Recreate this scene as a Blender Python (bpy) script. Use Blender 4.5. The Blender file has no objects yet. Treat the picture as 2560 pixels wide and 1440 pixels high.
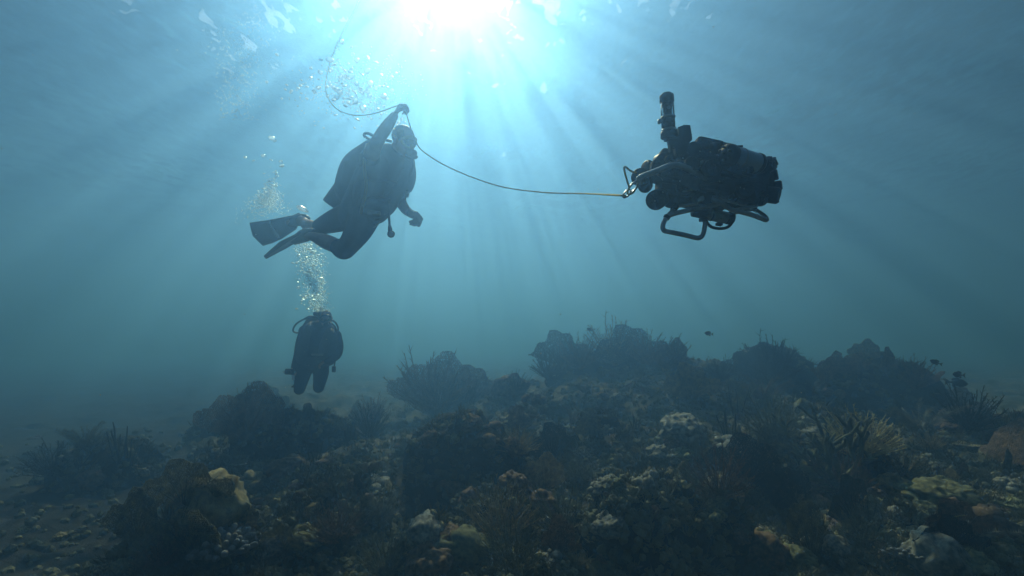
import bpy, bmesh, math, random
import numpy as np
from mathutils import Vector, Matrix, Quaternion
from mathutils.bvhtree import BVHTree

S = bpy.context.scene
COL = S.collection
R = math.radians

# ------------------------------------------------------------------ camera
F = 1138.0                     # focal length in photograph pixels (16 mm on a 36 mm sensor)
CAM = Vector((0, 0, 1.5))
PITCH = R(7)
cam = bpy.data.cameras.new('camera')
cam.sensor_width = 36; cam.lens = 16.0; cam.clip_end = 400; cam.clip_start = 0.05
co = bpy.data.objects.new('camera', cam); COL.objects.link(co)
co.location = CAM; co.rotation_euler = (math.pi / 2 + PITCH, 0, 0)
S.camera = co
RIGHT = Vector((1, 0, 0)); FWD = Vector((0, math.cos(PITCH), math.sin(PITCH))); UP = Vector((0, -math.sin(PITCH), math.cos(PITCH)))
def ray(px, py): return FWD + RIGHT * ((px - 1280) / F) + UP * ((720 - py) / F)
def P(px, py, d): return CAM + ray(px, py) * d      # a point seen at a photograph pixel, d metres ahead

# ------------------------------------------------------------------ sky, sun, exposure
SUN_DIR = ray(1115, -120).normalized()
el = math.asin(SUN_DIR.z); az = math.atan2(SUN_DIR.x, SUN_DIR.y)
W = bpy.data.worlds.new('World'); S.world = W; W.use_nodes = True
nt = W.node_tree; bg = nt.nodes['Background']
sky = nt.nodes.new('ShaderNodeTexSky'); sky.sky_type = 'NISHITA'; sky.sun_disc = False
sky.sun_elevation = el; sky.sun_rotation = az
nt.links.new(sky.outputs[0], bg.inputs[0]); bg.inputs[1].default_value = 0.05
sl = bpy.data.lights.new('sun', 'SUN'); sl.energy = 5.0; sl.angle = R(0.5); sl.color = (1.0, 0.91, 0.66)
so = bpy.data.objects.new('sun', sl); COL.objects.link(so)
so.rotation_euler = SUN_DIR.to_track_quat('Z', 'Y').to_euler()
V = S.view_settings; V.view_transform = 'Standard'; V.look = 'None'; V.gamma = 1; V.use_curve_mapping = False
V.exposure = 0.36
C = S.cycles; C.volume_bounces = 1; C.max_bounces = 6; C.diffuse_bounces = 2; C.transparent_max_bounces = 24
C.use_denoising = True; C.sample_clamp_indirect = 4

rnd = random.Random(5)
def U(a, b): return rnd.uniform(a, b)

# ------------------------------------------------------------------ noise
def _hash(ix, iy, iz, seed):
    h = (ix.astype(np.int64) * 374761393 + iy.astype(np.int64) * 668265263 + iz.astype(np.int64) * 2147483647 + seed * 1274126177) & 0xffffffff
    h = ((h ^ (h >> 13)) * 1274126177) & 0xffffffff
    h = ((h ^ (h >> 16)) * 2246822519) & 0xffffffff
    return ((h ^ (h >> 15)) & 0xffffff) / float(0xffffff)
def vnoise(p, seed=0):
    i = np.floor(p); f = p - i; f = f * f * (3 - 2 * f)
    x, y, z = i[:, 0], i[:, 1], i[:, 2]; r = 0
    for a in (0, 1):
        for b in (0, 1):
            for c in (0, 1):
                w = (f[:, 0] if a else 1 - f[:, 0]) * (f[:, 1] if b else 1 - f[:, 1]) * (f[:, 2] if c else 1 - f[:, 2])
                r = r + w * _hash(x + a, y + b, z + c, seed)
    return r * 2 - 1
def fbm(p, octv=4, seed=0):
    r = 0; a = 1.0
    for o in range(octv):
        r = r + a * vnoise(p, seed + o * 17); p = p * 2.03 + 5.1; a *= 0.5
    return r
def domes(p, seed=0, flat=False):
    """rounded knobs: 1 at each scattered centre, 0 between them"""
    i = np.floor(p); best = np.full(len(p), 9.0)
    for a in (-1, 0, 1):
        for b in (-1, 0, 1):
            for c in ((0,) if flat else (-1, 0, 1)):
                x, y, z = i[:, 0] + a, i[:, 1] + b, i[:, 2] + c
                q0 = x + _hash(x, y, z, seed); q1 = y + _hash(x, y, z, seed + 1)
                d = (p[:, 0] - q0) ** 2 + (p[:, 1] - q1) ** 2
                if not flat: d = d + (p[:, 2] - z - _hash(x, y, z, seed + 2)) ** 2
                best = np.minimum(best, d)
    return np.sqrt(np.clip(1 - best / 0.75, 0, 1))
def sstep(a, b, x):
    t = np.clip((x - a) / (b - a), 0, 1); return t * t * (3 - 2 * t)

# ------------------------------------------------------------------ materials
def new_mat(name):
    m = bpy.data.materials.new(name); m.use_nodes = True
    n = m.node_tree.nodes; l = m.node_tree.links
    return m, n, l, n['Principled BSDF']
def mat(name, c1, c2=None, scale=8.0, rough=0.8, metal=0.0, bump=0.0, bscale=None, spec=0.3, c3=None):
    m, n, l, b = new_mat(name)
    b.inputs['Roughness'].default_value = rough; b.inputs['Metallic'].default_value = metal
    b.inputs['Specular IOR Level'].default_value = spec
    tc = n.new('ShaderNodeTexCoord')
    t = n.new('ShaderNodeTexNoise'); t.inputs['Scale'].default_value = scale; t.inputs['Detail'].default_value = 6
    l.new(tc.outputs['Object'], t.inputs['Vector'])
    r = n.new('ShaderNodeValToRGB'); e = r.color_ramp.elements
    e[0].position = 0.35; e[1].position = 0.65
    e[0].color = (*c1, 1); e[1].color = (*(c2 or tuple(x * 1.3 for x in c1)), 1)
    if c3: k = e.new(0.8); k.color = (*c3, 1)
    l.new(t.outputs['Fac'], r.inputs[0]); l.new(r.outputs[0], b.inputs['Base Color'])
    if bump:
        t2 = n.new('ShaderNodeTexNoise'); t2.inputs['Scale'].default_value = bscale or scale * 6; t2.inputs['Detail'].default_value = 4
        l.new(tc.outputs['Object'], t2.inputs['Vector'])
        bp = n.new('ShaderNodeBump'); bp.inputs['Strength'].default_value = bump; bp.inputs['Distance'].default_value = 0.02
        l.new(t2.outputs['Fac'], bp.inputs['Height']); l.new(bp.outputs[0], b.inputs['Normal'])
    return m

# ------------------------------------------------------------------ mesh builder
_ico = {}
def ico(sub):
    if sub not in _ico:
        bm = bmesh.new(); bmesh.ops.create_icosphere(bm, subdivisions=sub, radius=1)
        bm.verts.ensure_lookup_table()
        _ico[sub] = (np.array([v.co[:] for v in bm.verts]), np.array([[v.index for v in f.verts] for f in bm.faces]))
        bm.free()
    return _ico[sub]
def rot_to(z):
    return np.array(Vector(z).normalized().to_track_quat('Z', 'Y').to_matrix())
class MB:
    def __init__(s): s.v = []; s.f = []; s.n = 0
    def add(s, v, f):
        v = np.asarray(v, float); s.v.append(v); s.f += [tuple(int(i) + s.n for i in q) for q in f]; s.n += len(v); return s
    def ball(s, c, r, rot=None, sub=2):
        v, f = ico(sub); v = v * np.asarray(r, float)
        if rot is not None: v = v @ np.asarray(rot).T
        return s.add(v + np.asarray(c, float), f)
    def tube(s, pts, rad, seg=8, cap=True, flat=1.0, ref=None):
        """swept round (or flattened) tube through pts; rad one value or one per point"""
        pts = [np.asarray(p, float) for p in pts]; n = len(pts)
        rad = [rad] * n if np.isscalar(rad) else list(rad)
        T = []
        for i in range(n):
            t = pts[min(i + 1, n - 1)] - pts[max(i - 1, 0)]; T.append(t / (np.linalg.norm(t) + 1e-9))
        u = np.asarray(ref, float) if ref is not None else (np.array([0, 0, 1.0]) if abs(T[0][2]) < 0.9 else np.array([1.0, 0, 0]))
        rows = []; C0 = []; RR = []; TT = []
        if cap:
            for k in (0.0, 0.5, 0.85):
                rows.append((pts[0] - T[0] * rad[0] * (1 - k) ** 1 * (1 if k == 0 else math.sqrt(max(0, 1 - k * k)) / (1 - k)), max(rad[0] * k, 1e-4), T[0]))
        for i in range(n): rows.append((pts[i], rad[i], T[i]))
        if cap:
            for k in (0.85, 0.5, 0.0):
                rows.append((pts[-1] + T[-1] * rad[-1] * math.sqrt(1 - k * k), max(rad[-1] * k, 1e-4), T[-1]))
        V = []; ang = np.linspace(0, 2 * math.pi, seg, endpoint=False)
        for (c, r, t) in rows:
            u = u - t * np.dot(u, t); u = u / (np.linalg.norm(u) + 1e-9); w = np.cross(t, u)
            V.append(c + r * (np.cos(ang)[:, None] * u + flat * np.sin(ang)[:, None] * w))
        m = len(rows); f = []
        for i in range(m - 1):
            for j in range(seg):
                k = (j + 1) % seg; f.append((i * seg + j, i * seg + k, (i + 1) * seg + k, (i + 1) * seg + j))
        f.append(tuple(range(seg))[::-1]); f.append(tuple(range((m - 1) * seg, m * seg)))
        return s.add(np.concatenate(V), f)
    def cyl(s, a, b, r, seg=20, r2=None, bev=0.12):
        """cylinder from a to b with bevelled rims"""
        a = np.asarray(a, float); b = np.asarray(b, float); r2 = r if r2 is None else r2
        t = b - a; L = np.linalg.norm(t); t = t / L; e = min(bev * r, L * 0.3)
        return s.tube([a, a + t * e * 0.01, a + t * e, b - t * e, b - t * e * 0.01, b], [r - e, r - e * 0.98, r, r2, r2 - e * 0.98, r2 - e], seg, cap=False)
    def box(s, c, size, rot=None, bev=0.006):
        bm = bmesh.new(); bmesh.ops.create_cube(bm, size=1)
        for v in bm.verts: v.co = Vector((v.co.x * size[0], v.co.y * size[1], v.co.z * size[2]))
        if bev: bmesh.ops.bevel(bm, geom=bm.edges[:], offset=min(bev, min(size) * 0.4), segments=2, affect='EDGES', profile=0.5)
        bm.verts.index_update(); v = np.array([q.co[:] for q in bm.verts]); f = [[q.index for q in w.verts] for w in bm.faces]; bm.free()
        if rot is not None: v = v @ np.asarray(rot).T
        return s.add(v + np.asarray(c, float), f)
    def prism(s, loop, off, off0=(0, 0, 0)):
        """a flat outline given thickness: loop of points extruded by off"""
        a = np.array([np.asarray(p, float) + np.asarray(off0) for p in loop]); n = len(a); b = a + np.asarray(off, float)
        f = [tuple(range(n))[::-1], tuple(range(n, 2 * n))] + [(i, (i + 1) % n, n + (i + 1) % n, n + i) for i in range(n)]
        return s.add(np.concatenate([a, b]), f)
    def mesh(s, name):
        me = bpy.data.meshes.new(name); me.from_pydata(np.concatenate(s.v).tolist(), [], s.f); me.update(); return me
    def build(s, name, m, parent=None, loc=None, smooth=True):
        me = s.mesh(name); return link(name, me, m, parent, loc, smooth)
def link(name, me, m, parent=None, loc=None, smooth=True):
    if m and not me.materials: me.materials.append(m)
    if smooth: me.polygons.foreach_set('use_smooth', [True] * len(me.polygons))
    o = bpy.data.objects.new(name, me); COL.objects.link(o)
    if parent: o.parent = parent
    if loc is not None: o.location = loc
    return o
def remesh(mb, name, m, parent=None, loc=None, voxel=0.01, smooth=6):
    """one continuous skin round overlapping limbs"""
    o = mb.build(name + '_tmp', None)
    r = o.modifiers.new('r', 'REMESH'); r.mode = 'VOXEL'; r.voxel_size = voxel
    q = o.modifiers.new('s', 'SMOOTH'); q.iterations = smooth; q.factor = 0.5
    dg = bpy.context.evaluated_depsgraph_get()
    me = bpy.data.meshes.new_from_object(o.evaluated_get(dg)); me.name = name
    old = o.data; bpy.data.objects.remove(o); bpy.data.meshes.remove(old)
    return link(name, me, m, parent, loc)
def tag(o, label=None, cat=None, group=None, kind=None):
    for k, v in (('label', label), ('category', cat), ('group', group), ('kind', kind)):
        if v: o[k] = v
    return o
def empty(name, loc):
    o = bpy.data.objects.new(name, None); COL.objects.link(o); o.location = loc; o.empty_display_size = 0.1; return o

# ------------------------------------------------------------------ water surface seen from below
SURF_Z = 6.5
WAVES = ((0.5, 0.17, 0.6), (2.8, 0.28, 0.8), (8.0, 0.26, 0.5))   # scale, slope, distortion
def water_surface():
    # a real water boundary: beyond the critical angle it mirrors the deep, and only waves that tilt far enough let the daylight through
    m = bpy.data.materials.new('water surface'); m.use_nodes = True
    n = m.node_tree.nodes; l = m.node_tree.links; n.clear()
    out = n.new('ShaderNodeOutputMaterial'); tr = n.new('ShaderNodeBsdfTransparent'); gl = n.new('ShaderNodeBsdfGlossy')
    gl.inputs['Roughness'].default_value = 0.12; gl.inputs['Color'].default_value = (0.95, 0.97, 1, 1)
    tr.inputs[0].default_value = (0.9, 0.95, 0.96, 1)
    geo = n.new('ShaderNodeNewGeometry'); mp = n.new('ShaderNodeMapping'); l.new(geo.outputs['Position'], mp.inputs[0])
    mp.inputs['Rotation'].default_value = (0, 0, R(-20)); mp.inputs['Scale'].default_value = (1.0, 0.6, 1.0)
    acc = None
    for sc, amp, dist in WAVES:
        t = n.new('ShaderNodeTexNoise'); t.inputs['Scale'].default_value = sc; t.inputs['Detail'].default_value = 1; t.inputs['Distortion'].default_value = dist
        l.new(mp.outputs[0], t.inputs['Vector'])
        sb = n.new('ShaderNodeVectorMath'); sb.operation = 'SUBTRACT'; sb.inputs[1].default_value = (0.5, 0.5, 0.5); l.new(t.outputs['Color'], sb.inputs[0])
        mu = n.new('ShaderNodeVectorMath'); mu.operation = 'MULTIPLY'; mu.inputs[1].default_value = (amp, amp, 0); l.new(sb.outputs[0], mu.inputs[0])
        ad = n.new('ShaderNodeVectorMath'); ad.operation = 'ADD'; l.new(mu.outputs[0], ad.inputs[0])
        if acc: l.new(acc.outputs[0], ad.inputs[1])
        else: ad.inputs[1].default_value = (0, 0, -1)
        acc = ad
    gust = n.new('ShaderNodeTexNoise'); gust.inputs['Scale'].default_value = 0.28; gust.inputs['Detail'].default_value = 1; l.new(geo.outputs['Position'], gust.inputs['Vector'])
    gr = n.new('ShaderNodeMapRange'); gr.inputs[1].default_value = 0.52; gr.inputs[2].default_value = 0.72; gr.inputs[3].default_value = 0; gr.inputs[4].default_value = 1.3; l.new(gust.outputs['Fac'], gr.inputs[0])
    # steeper chop added here for bright glints, where bubbles rise to the surface
    dv = n.new('ShaderNodeVectorMath'); dv.operation = 'DISTANCE'; dv.inputs[1].default_value = (-4.9, 7.1, SURF_Z); l.new(geo.outputs['Position'], dv.inputs[0])
    bo = n.new('ShaderNodeMapRange'); bo.inputs[1].default_value = 2.0; bo.inputs[2].default_value = 0.6; bo.inputs[3].default_value = 0; bo.inputs[4].default_value = 1.5; l.new(dv.outputs['Value'], bo.inputs[0])
    gs = n.new('ShaderNodeMath'); gs.operation = 'MAXIMUM'; l.new(gr.outputs[0], gs.inputs[0]); l.new(bo.outputs[0], gs.inputs[1])
    t = n.new('ShaderNodeTexNoise'); t.inputs['Scale'].default_value = 2.6; t.inputs['Detail'].default_value = 2; t.inputs['Distortion'].default_value = 0.6; l.new(mp.outputs[0], t.inputs['Vector'])
    sb = n.new('ShaderNodeVectorMath'); sb.operation = 'SUBTRACT'; sb.inputs[1].default_value = (0.5, 0.5, 0.5); l.new(t.outputs['Color'], sb.inputs[0])
    fl = n.new('ShaderNodeVectorMath'); fl.operation = 'MULTIPLY'; fl.inputs[1].default_value = (1, 1, 0); l.new(sb.outputs[0], fl.inputs[0])
    sc_ = n.new('ShaderNodeVectorMath'); sc_.operation = 'SCALE'; l.new(fl.outputs[0], sc_.inputs[0]); l.new(gs.outputs[0], sc_.inputs['Scale'])
    ad = n.new('ShaderNodeVectorMath'); ad.operation = 'ADD'; l.new(acc.outputs[0], ad.inputs[0]); l.new(sc_.outputs[0], ad.inputs[1]); acc = ad
    nm = n.new('ShaderNodeVectorMath'); nm.operation = 'NORMALIZE'; l.new(acc.outputs[0], nm.inputs[0])
    fr = n.new('ShaderNodeFresnel'); fr.inputs['IOR'].default_value = 1 / 1.30
    l.new(nm.outputs[0], fr.inputs['Normal']); l.new(nm.outputs[0], gl.inputs['Normal'])
    mx = n.new('ShaderNodeMixShader'); l.new(fr.outputs[0], mx.inputs[0]); l.new(tr.outputs[0], mx.inputs[1]); l.new(gl.outputs[0], mx.inputs[2])
    l.new(mx.outputs[0], out.inputs[0])
    N = 160; xs = np.linspace(-58, 58, N)
    X, Y = np.meshgrid(xs, xs + 24)
    p = np.stack([X.ravel(), Y.ravel(), np.zeros(N * N)], 1)
    z = SURF_Z + 0.05 * fbm(p * 0.8, 3, 5)
    p[:, 2] = z
    f = [(j * N + i, (j + 1) * N + i, (j + 1) * N + i + 1, j * N + i + 1) for j in range(N - 1) for i in range(N - 1)]
    mb = MB().add(p, f)
    tag(mb.build('water', m), kind='structure')
water_surface()

# ------------------------------------------------------------------ haze: the water itself
def haze():
    m = bpy.data.materials.new('haze'); m.use_nodes = True
    n = m.node_tree.nodes; l = m.node_tree.links; n.clear()
    out = n.new('ShaderNodeOutputMaterial'); add = n.new('ShaderNodeAddShader')
    for k, (col, ab, den, g) in enumerate((((0.40, 0.67, 0.56), (0.25, 0.35, 0.35), 0.056, 0.83),      # pale suspended silt, throws light forward
                                           ((0.0, 0.17, 0.92), (0.10, 0.28, 1), 0.074, 0.66))):     # the blue of the water itself
        v = n.new('ShaderNodeVolumePrincipled')
        v.inputs['Color'].default_value = (*col, 1); v.inputs['Absorption Color'].default_value = (*ab, 1)
        v.inputs['Density'].default_value = den; v.inputs['Anisotropy'].default_value = g
        l.new(v.outputs[0], add.inputs[k])
    l.new(add.outputs[0], out.inputs['Volume'])
    mb = MB().box((0, 24, (SURF_Z + 0.2 - 3.0) / 2), (120, 120, SURF_Z + 0.2 + 3.0), bev=0)
    tag(mb.build('haze', m, smooth=False), kind='stuff')
haze()

# ------------------------------------------------------------------ seabed
def reef_mask(x, y):
    p = np.stack([x * 0.45, y * 0.45, np.zeros_like(x)], 1)
    e = sstep(-0.6, 0.5, x + 0.6 * (y - 3) + 1.9 + 0.6 * vnoise(p * 2, 3))
    chan = sstep(0.25, 0.55, np.abs(x + 0.75 - 0.12 * (y - 3) + 0.3 * vnoise(p * 3, 9)) + 0.35 * sstep(4.6, 6.5, y))
    return np.clip(e * (0.25 + 0.75 * chan), 0, 1)
def base_height(x, y):
    h = 0.74 * sstep(-2.2, 2.2, x - 0.15 * (y - 5)) * sstep(2.4, 7.2, y)
    h = h + 0.35 * sstep(1.0, 4.0, x) * sstep(1.5, 4, y) * 0.5
    h = h + 0.22 * np.exp(-((y - 8.8) / 0.9) ** 2) * sstep(-2.5, -.8, x) * sstep(4.5, 2.5, x)
    h = h - 0.75 * sstep(2.6, 4.6, x - 0.2 * (y - 5)) * sstep(4.4, 6.4, y)
    return h
def ground_height(x, y):
    p = np.stack([x, y, np.zeros_like(x)], 1); m = reef_mask(x, y)
    h = base_height(x, y) + 0.06 * fbm(p * 0.9, 3, 21) + 0.02 * fbm(p * 3.1, 3, 5)
    w = p + 0.25 * np.stack([vnoise(p * 2.3, 31), vnoise(p * 2.3, 32), np.zeros_like(x)], 1)
    h = h + m * (0.17 * domes(w * 1.9, 40, True) * sstep(-0.5, 0.5, vnoise(p * 1.2, 77)) + 0.10 * domes(w * 4.1, 41, True) + 0.055 * domes(w * 8.5, 42, True) + 0.025 * domes(w * 18, 43, True) + 0.02 * fbm(p * 14, 3, 44))
    h = h + (1 - m) * (0.022 * vnoise(np.stack([x * 2 + y * 1.5, y * 7, y * 0], 1), 50) + 0.05 * np.clip(vnoise(p * 2.6, 51) - 0.15, 0, 1) + 0.012 * fbm(p * 9, 2, 52))
    return h, m
def seabed():
    nr, na = 430, 620
    r = 0.5 * (70 / 0.5) ** np.linspace(0, 1, nr); r = np.where(r < 40, r, r)
    a = np.radians(np.linspace(-88, 88, na))
    Rr, A = np.meshgrid(r, a, indexing='ij')
    x = (Rr * np.sin(A)).ravel(); y = (Rr * np.cos(A)).ravel()
    keep = np.clip(x, -58, 58); x = keep; y = np.clip(y, -5, 80)
    h, m = ground_height(x, y)
    f = [(i * na + j, (i + 1) * na + j, (i + 1) * na + j + 1, i * na + j + 1) for i in range(nr - 1) for j in range(na - 1)]
    mb = MB().add(np.stack([x, y, h], 1), f)
    me = mb.mesh('seabed'); at = me.attributes.new('reef', 'FLOAT', 'POINT'); at.data.foreach_set('value', m)
    mt, n, l, b = new_mat('seabed'); b.inputs['Roughness'].default_value = 0.95; b.inputs['Specular IOR Level'].default_value = 0.1
    ge = n.new('ShaderNodeNewGeometry')
    def noise(sc, det=5):
        t = n.new('ShaderNodeTexNoise'); t.inputs['Scale'].default_value = sc; t.inputs['Detail'].default_value = det
        l.new(ge.outputs['Position'], t.inputs['Vector']); return t
    def ramp(t, stops):
        q = n.new('ShaderNodeValToRGB'); e = q.color_ramp.elements
        e[0].position, e[0].color = stops[0][0], (*stops[0][1], 1); e[1].position, e[1].color = stops[-1][0], (*stops[-1][1], 1)
        for s_, c_ in stops[1:-1]: k = e.new(s_); k.color = (*c_, 1)
        l.new(t.outputs['Fac'], q.inputs[0]); return q
    sand = ramp(noise(9, 8), [(0.3, (0.008, 0.009, 0.007)), (0.5, (0.022, 0.022, 0.018)), (0.75, (0.06, 0.056, 0.045))])
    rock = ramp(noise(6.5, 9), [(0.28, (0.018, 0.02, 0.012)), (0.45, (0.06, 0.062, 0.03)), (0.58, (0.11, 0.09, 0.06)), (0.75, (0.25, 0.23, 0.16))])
    at_n = n.new('ShaderNodeAttribute'); at_n.attribute_name = 'reef'
    mx = n.new('ShaderNodeMix'); mx.data_type = 'RGBA'
    l.new(at_n.outputs['Fac'], mx.inputs['Factor']); l.new(sand.outputs[0], mx.inputs[6]); l.new(rock.outputs[0], mx.inputs[7])
    l.new(mx.outputs[2], b.inputs['Base Color'])
    t = noise(55, 4); bp = n.new('ShaderNodeBump'); bp.inputs['Strength'].default_value = 0.7; bp.inputs['Distance'].default_value = 0.015
    l.new(t.outputs['Fac'], bp.inputs['Height']); l.new(bp.outputs[0], b.inputs['Normal'])
    o = link('seabed', me, mt); tag(o, kind='structure')
    return me
SEABED = seabed()
# ---- END BASE

# ------------------------------------------------------------------ reef: dark rocks that stand on the seabed
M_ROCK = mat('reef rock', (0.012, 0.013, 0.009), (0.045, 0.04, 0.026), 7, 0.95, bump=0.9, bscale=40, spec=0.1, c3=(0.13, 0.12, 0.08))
def gz(x, y):
    h, m = ground_height(np.array([float(x)]), np.array([float(y)])); return float(h[0])
SOLID = []                       # triangles that corals may settle on
LAND = []                        # landmarks named in labels
def rock(name, cpx, cpy, d, size, seed, label, short, sub=6, rough=0.28, knob=1.0, sink=0.25, group=None, top=0.0, cat='rock'):
    c = P(cpx, cpy, d); c.z = c.z
    v, f = ico(sub); s = np.array(size)
    q = v * s
    n1 = fbm(v * 1.3 + seed * 3.7, 3, seed); n2 = fbm(q * 5 + seed, 3, seed + 5)
    up = sstep(-0.5, 0.4, v[:, 2])
    r = 1 + rough * n1 + 0.08 * n2
    q = q * r[:, None]
    if top: q[:, 2] *= 1 - top * sstep(0, 1, np.hypot(v[:, 0], v[:, 1])) * (v[:, 2] > 0)
    k = (0.085 * domes(q * 4.6, seed + 9) + 0.05 * domes(q * 9.5, seed + 10) + 0.025 * domes(q * 19, seed + 11)) * knob
    q = q + v / np.linalg.norm(v * s, axis=1)[:, None] * s * (k * (0.35 + 0.65 * up))[:, None]
    o = MB().add(q, f).build(name, M_ROCK, loc=c)
    tag(o, label, cat, group)
    SOLID.append((q + np.array(c), f)); LAND.append((short, c.copy()))
    return o
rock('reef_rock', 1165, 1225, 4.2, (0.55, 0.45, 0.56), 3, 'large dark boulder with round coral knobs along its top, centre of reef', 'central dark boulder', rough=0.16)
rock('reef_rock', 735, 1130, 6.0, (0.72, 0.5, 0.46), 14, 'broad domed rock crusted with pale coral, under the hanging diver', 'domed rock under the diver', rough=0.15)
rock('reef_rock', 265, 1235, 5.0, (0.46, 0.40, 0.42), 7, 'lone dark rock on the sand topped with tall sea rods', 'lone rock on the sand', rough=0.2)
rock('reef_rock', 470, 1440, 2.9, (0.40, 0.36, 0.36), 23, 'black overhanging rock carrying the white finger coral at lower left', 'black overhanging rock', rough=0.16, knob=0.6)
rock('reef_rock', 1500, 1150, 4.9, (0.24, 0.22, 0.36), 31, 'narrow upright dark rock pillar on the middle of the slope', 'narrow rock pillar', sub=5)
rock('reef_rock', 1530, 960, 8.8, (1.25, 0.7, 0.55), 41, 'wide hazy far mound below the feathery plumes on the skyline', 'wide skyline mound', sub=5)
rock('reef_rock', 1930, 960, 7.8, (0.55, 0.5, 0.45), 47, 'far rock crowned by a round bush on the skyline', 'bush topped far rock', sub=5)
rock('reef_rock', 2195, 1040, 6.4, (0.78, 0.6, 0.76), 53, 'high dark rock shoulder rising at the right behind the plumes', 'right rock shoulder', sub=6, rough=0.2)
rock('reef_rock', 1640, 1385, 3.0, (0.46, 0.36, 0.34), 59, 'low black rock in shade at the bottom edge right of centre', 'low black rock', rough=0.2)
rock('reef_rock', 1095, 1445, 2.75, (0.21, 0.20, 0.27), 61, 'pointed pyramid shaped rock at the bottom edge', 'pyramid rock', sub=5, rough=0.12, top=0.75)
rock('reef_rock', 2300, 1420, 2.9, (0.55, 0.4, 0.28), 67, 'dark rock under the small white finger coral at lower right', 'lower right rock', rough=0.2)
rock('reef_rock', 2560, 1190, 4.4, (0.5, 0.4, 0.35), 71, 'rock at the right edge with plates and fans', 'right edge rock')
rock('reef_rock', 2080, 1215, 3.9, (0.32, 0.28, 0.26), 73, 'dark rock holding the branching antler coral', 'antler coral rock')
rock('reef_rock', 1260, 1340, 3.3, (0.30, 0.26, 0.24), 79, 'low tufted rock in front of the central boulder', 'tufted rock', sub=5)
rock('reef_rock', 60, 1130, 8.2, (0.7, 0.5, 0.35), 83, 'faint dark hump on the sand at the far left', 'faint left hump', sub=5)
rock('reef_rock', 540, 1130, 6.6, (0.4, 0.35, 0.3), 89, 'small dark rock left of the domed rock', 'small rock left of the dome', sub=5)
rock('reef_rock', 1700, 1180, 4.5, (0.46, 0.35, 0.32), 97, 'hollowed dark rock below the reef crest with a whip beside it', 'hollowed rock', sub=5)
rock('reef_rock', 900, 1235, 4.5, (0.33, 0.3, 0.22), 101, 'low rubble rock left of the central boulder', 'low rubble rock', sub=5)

# ------------------------------------------------------------------ something to set corals down on
_v = np.array([q.co[:] for q in SEABED.vertices]); _f = [tuple(p.vertices) for p in SEABED.polygons]
_vs = [_v]; _fs = list(_f); _n = len(_v)
for q, f in SOLID: _vs.append(q); _fs += [tuple(int(i) + _n for i in t) for t in f]; _n += len(q)
BVH = BVHTree.FromPolygons([Vector(a) for a in np.concatenate(_vs)], _fs)
NSEA = len(SEABED.polygons)
def reefness(p): return float(reef_mask(np.array([p[0]]), np.array([p[1]]))[0])
def hit(px, py):
    r = ray(px, py).normalized(); p, nrm, i, t = BVH.ray_cast(CAM, r)
    if p is None: return None
    if nrm.dot(r) > 0: nrm = -nrm
    return p, nrm, t, i >= NSEA
def drop(x, y, top=4.0):
    p, nrm, i, t = BVH.ray_cast(Vector((x, y, top)), Vector((0, 0, -1)))
    return p

# ------------------------------------------------------------------ coral kinds (each returns a mesh about 1 m across, base at the origin)
def lobed_mesh(k):
    """an irregular heap of knobs: a few lumpy sub-heaps of different height, each knob its own size"""
    mb = MB(); heaps = [(U(-.28, .28), U(-.28, .28), U(.16, .32), U(.12, .36)) for _ in range(rnd.choice((2, 3, 4)))]
    sx, sy = U(.7, 1.15), U(.7, 1.15)
    for i in range(rnd.choice((20, 28, 36))):
        hx, hy, hr, hh = rnd.choice(heaps); a = U(0, 6.28); z = math.sqrt(U(0, 1)); x, y = (hx + hr * z * math.cos(a)) * sx, (hy + hr * z * math.sin(a)) * sy
        h = hh * math.sqrt(max(.04, 1 - z * z)) + U(-.03, .05); s = .05 + .10 * U(0, 1) ** 1.4
        v, f = ico(2); w = v * np.array([s * U(.8, 1.25), s * U(.8, 1.25), s * U(.6, 1.1)]); w = w * (1 + .26 * fbm(v * 2.4 + i * 7.1 + k, 3, k))[:, None]
        mb.add(w + np.array([x, y, h]), f); mb.tube([(x * .6, y * .6, -.06), (x, y, h)], [.05, s * .75], 6)
    v, f = ico(3)
    for hx, hy, hr, hh in heaps: mb.add((v * np.array([hr * sx, hr * sy, hh * .9])) * (1 + .25 * fbm(v * 2 + hx * 9, 3, k))[:, None] + np.array([hx * sx, hy * sy, 0]), f)
    return mb.mesh('lobed coral')
def mound_mesh(k):
    v, f = ico(5 if k < 3 else 4); q = v * np.array([U(.32, .5), U(.32, .5), U(.24, .42)])
    q = q * (1 + .34 * fbm(v * 1.8 + k * 9, 4, k))[:, None]
    q = q + v * (.10 * domes(q * 6.5, k + 3) + .06 * domes(q * 13, k + 4) + .03 * domes(q * 27, k + 5))[:, None]
    q[:, 2] += .12
    return MB().add(q, f).mesh('mound coral')
def finger_mesh(k, n=70):
    mb = MB()
    for i in range(n):
        a = i * 2.4 + U(-.3, .3); z = math.sqrt((i + .5) / n); th = z * 1.25
        d = np.array([math.sin(th) * math.cos(a), math.sin(th) * math.sin(a), math.cos(th)])
        r0 = U(.36, .5); e = d * r0 * np.array([1.05, 1.05, .8]); m = e * .55 + np.array([U(-.03, .03), U(-.03, .03), -.02])
        mb.tube([e * .1, m, e * .9, e], [.02, .026, .04, .044 * U(.8, 1.15)], 7)
    return mb.mesh('finger coral')
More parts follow.
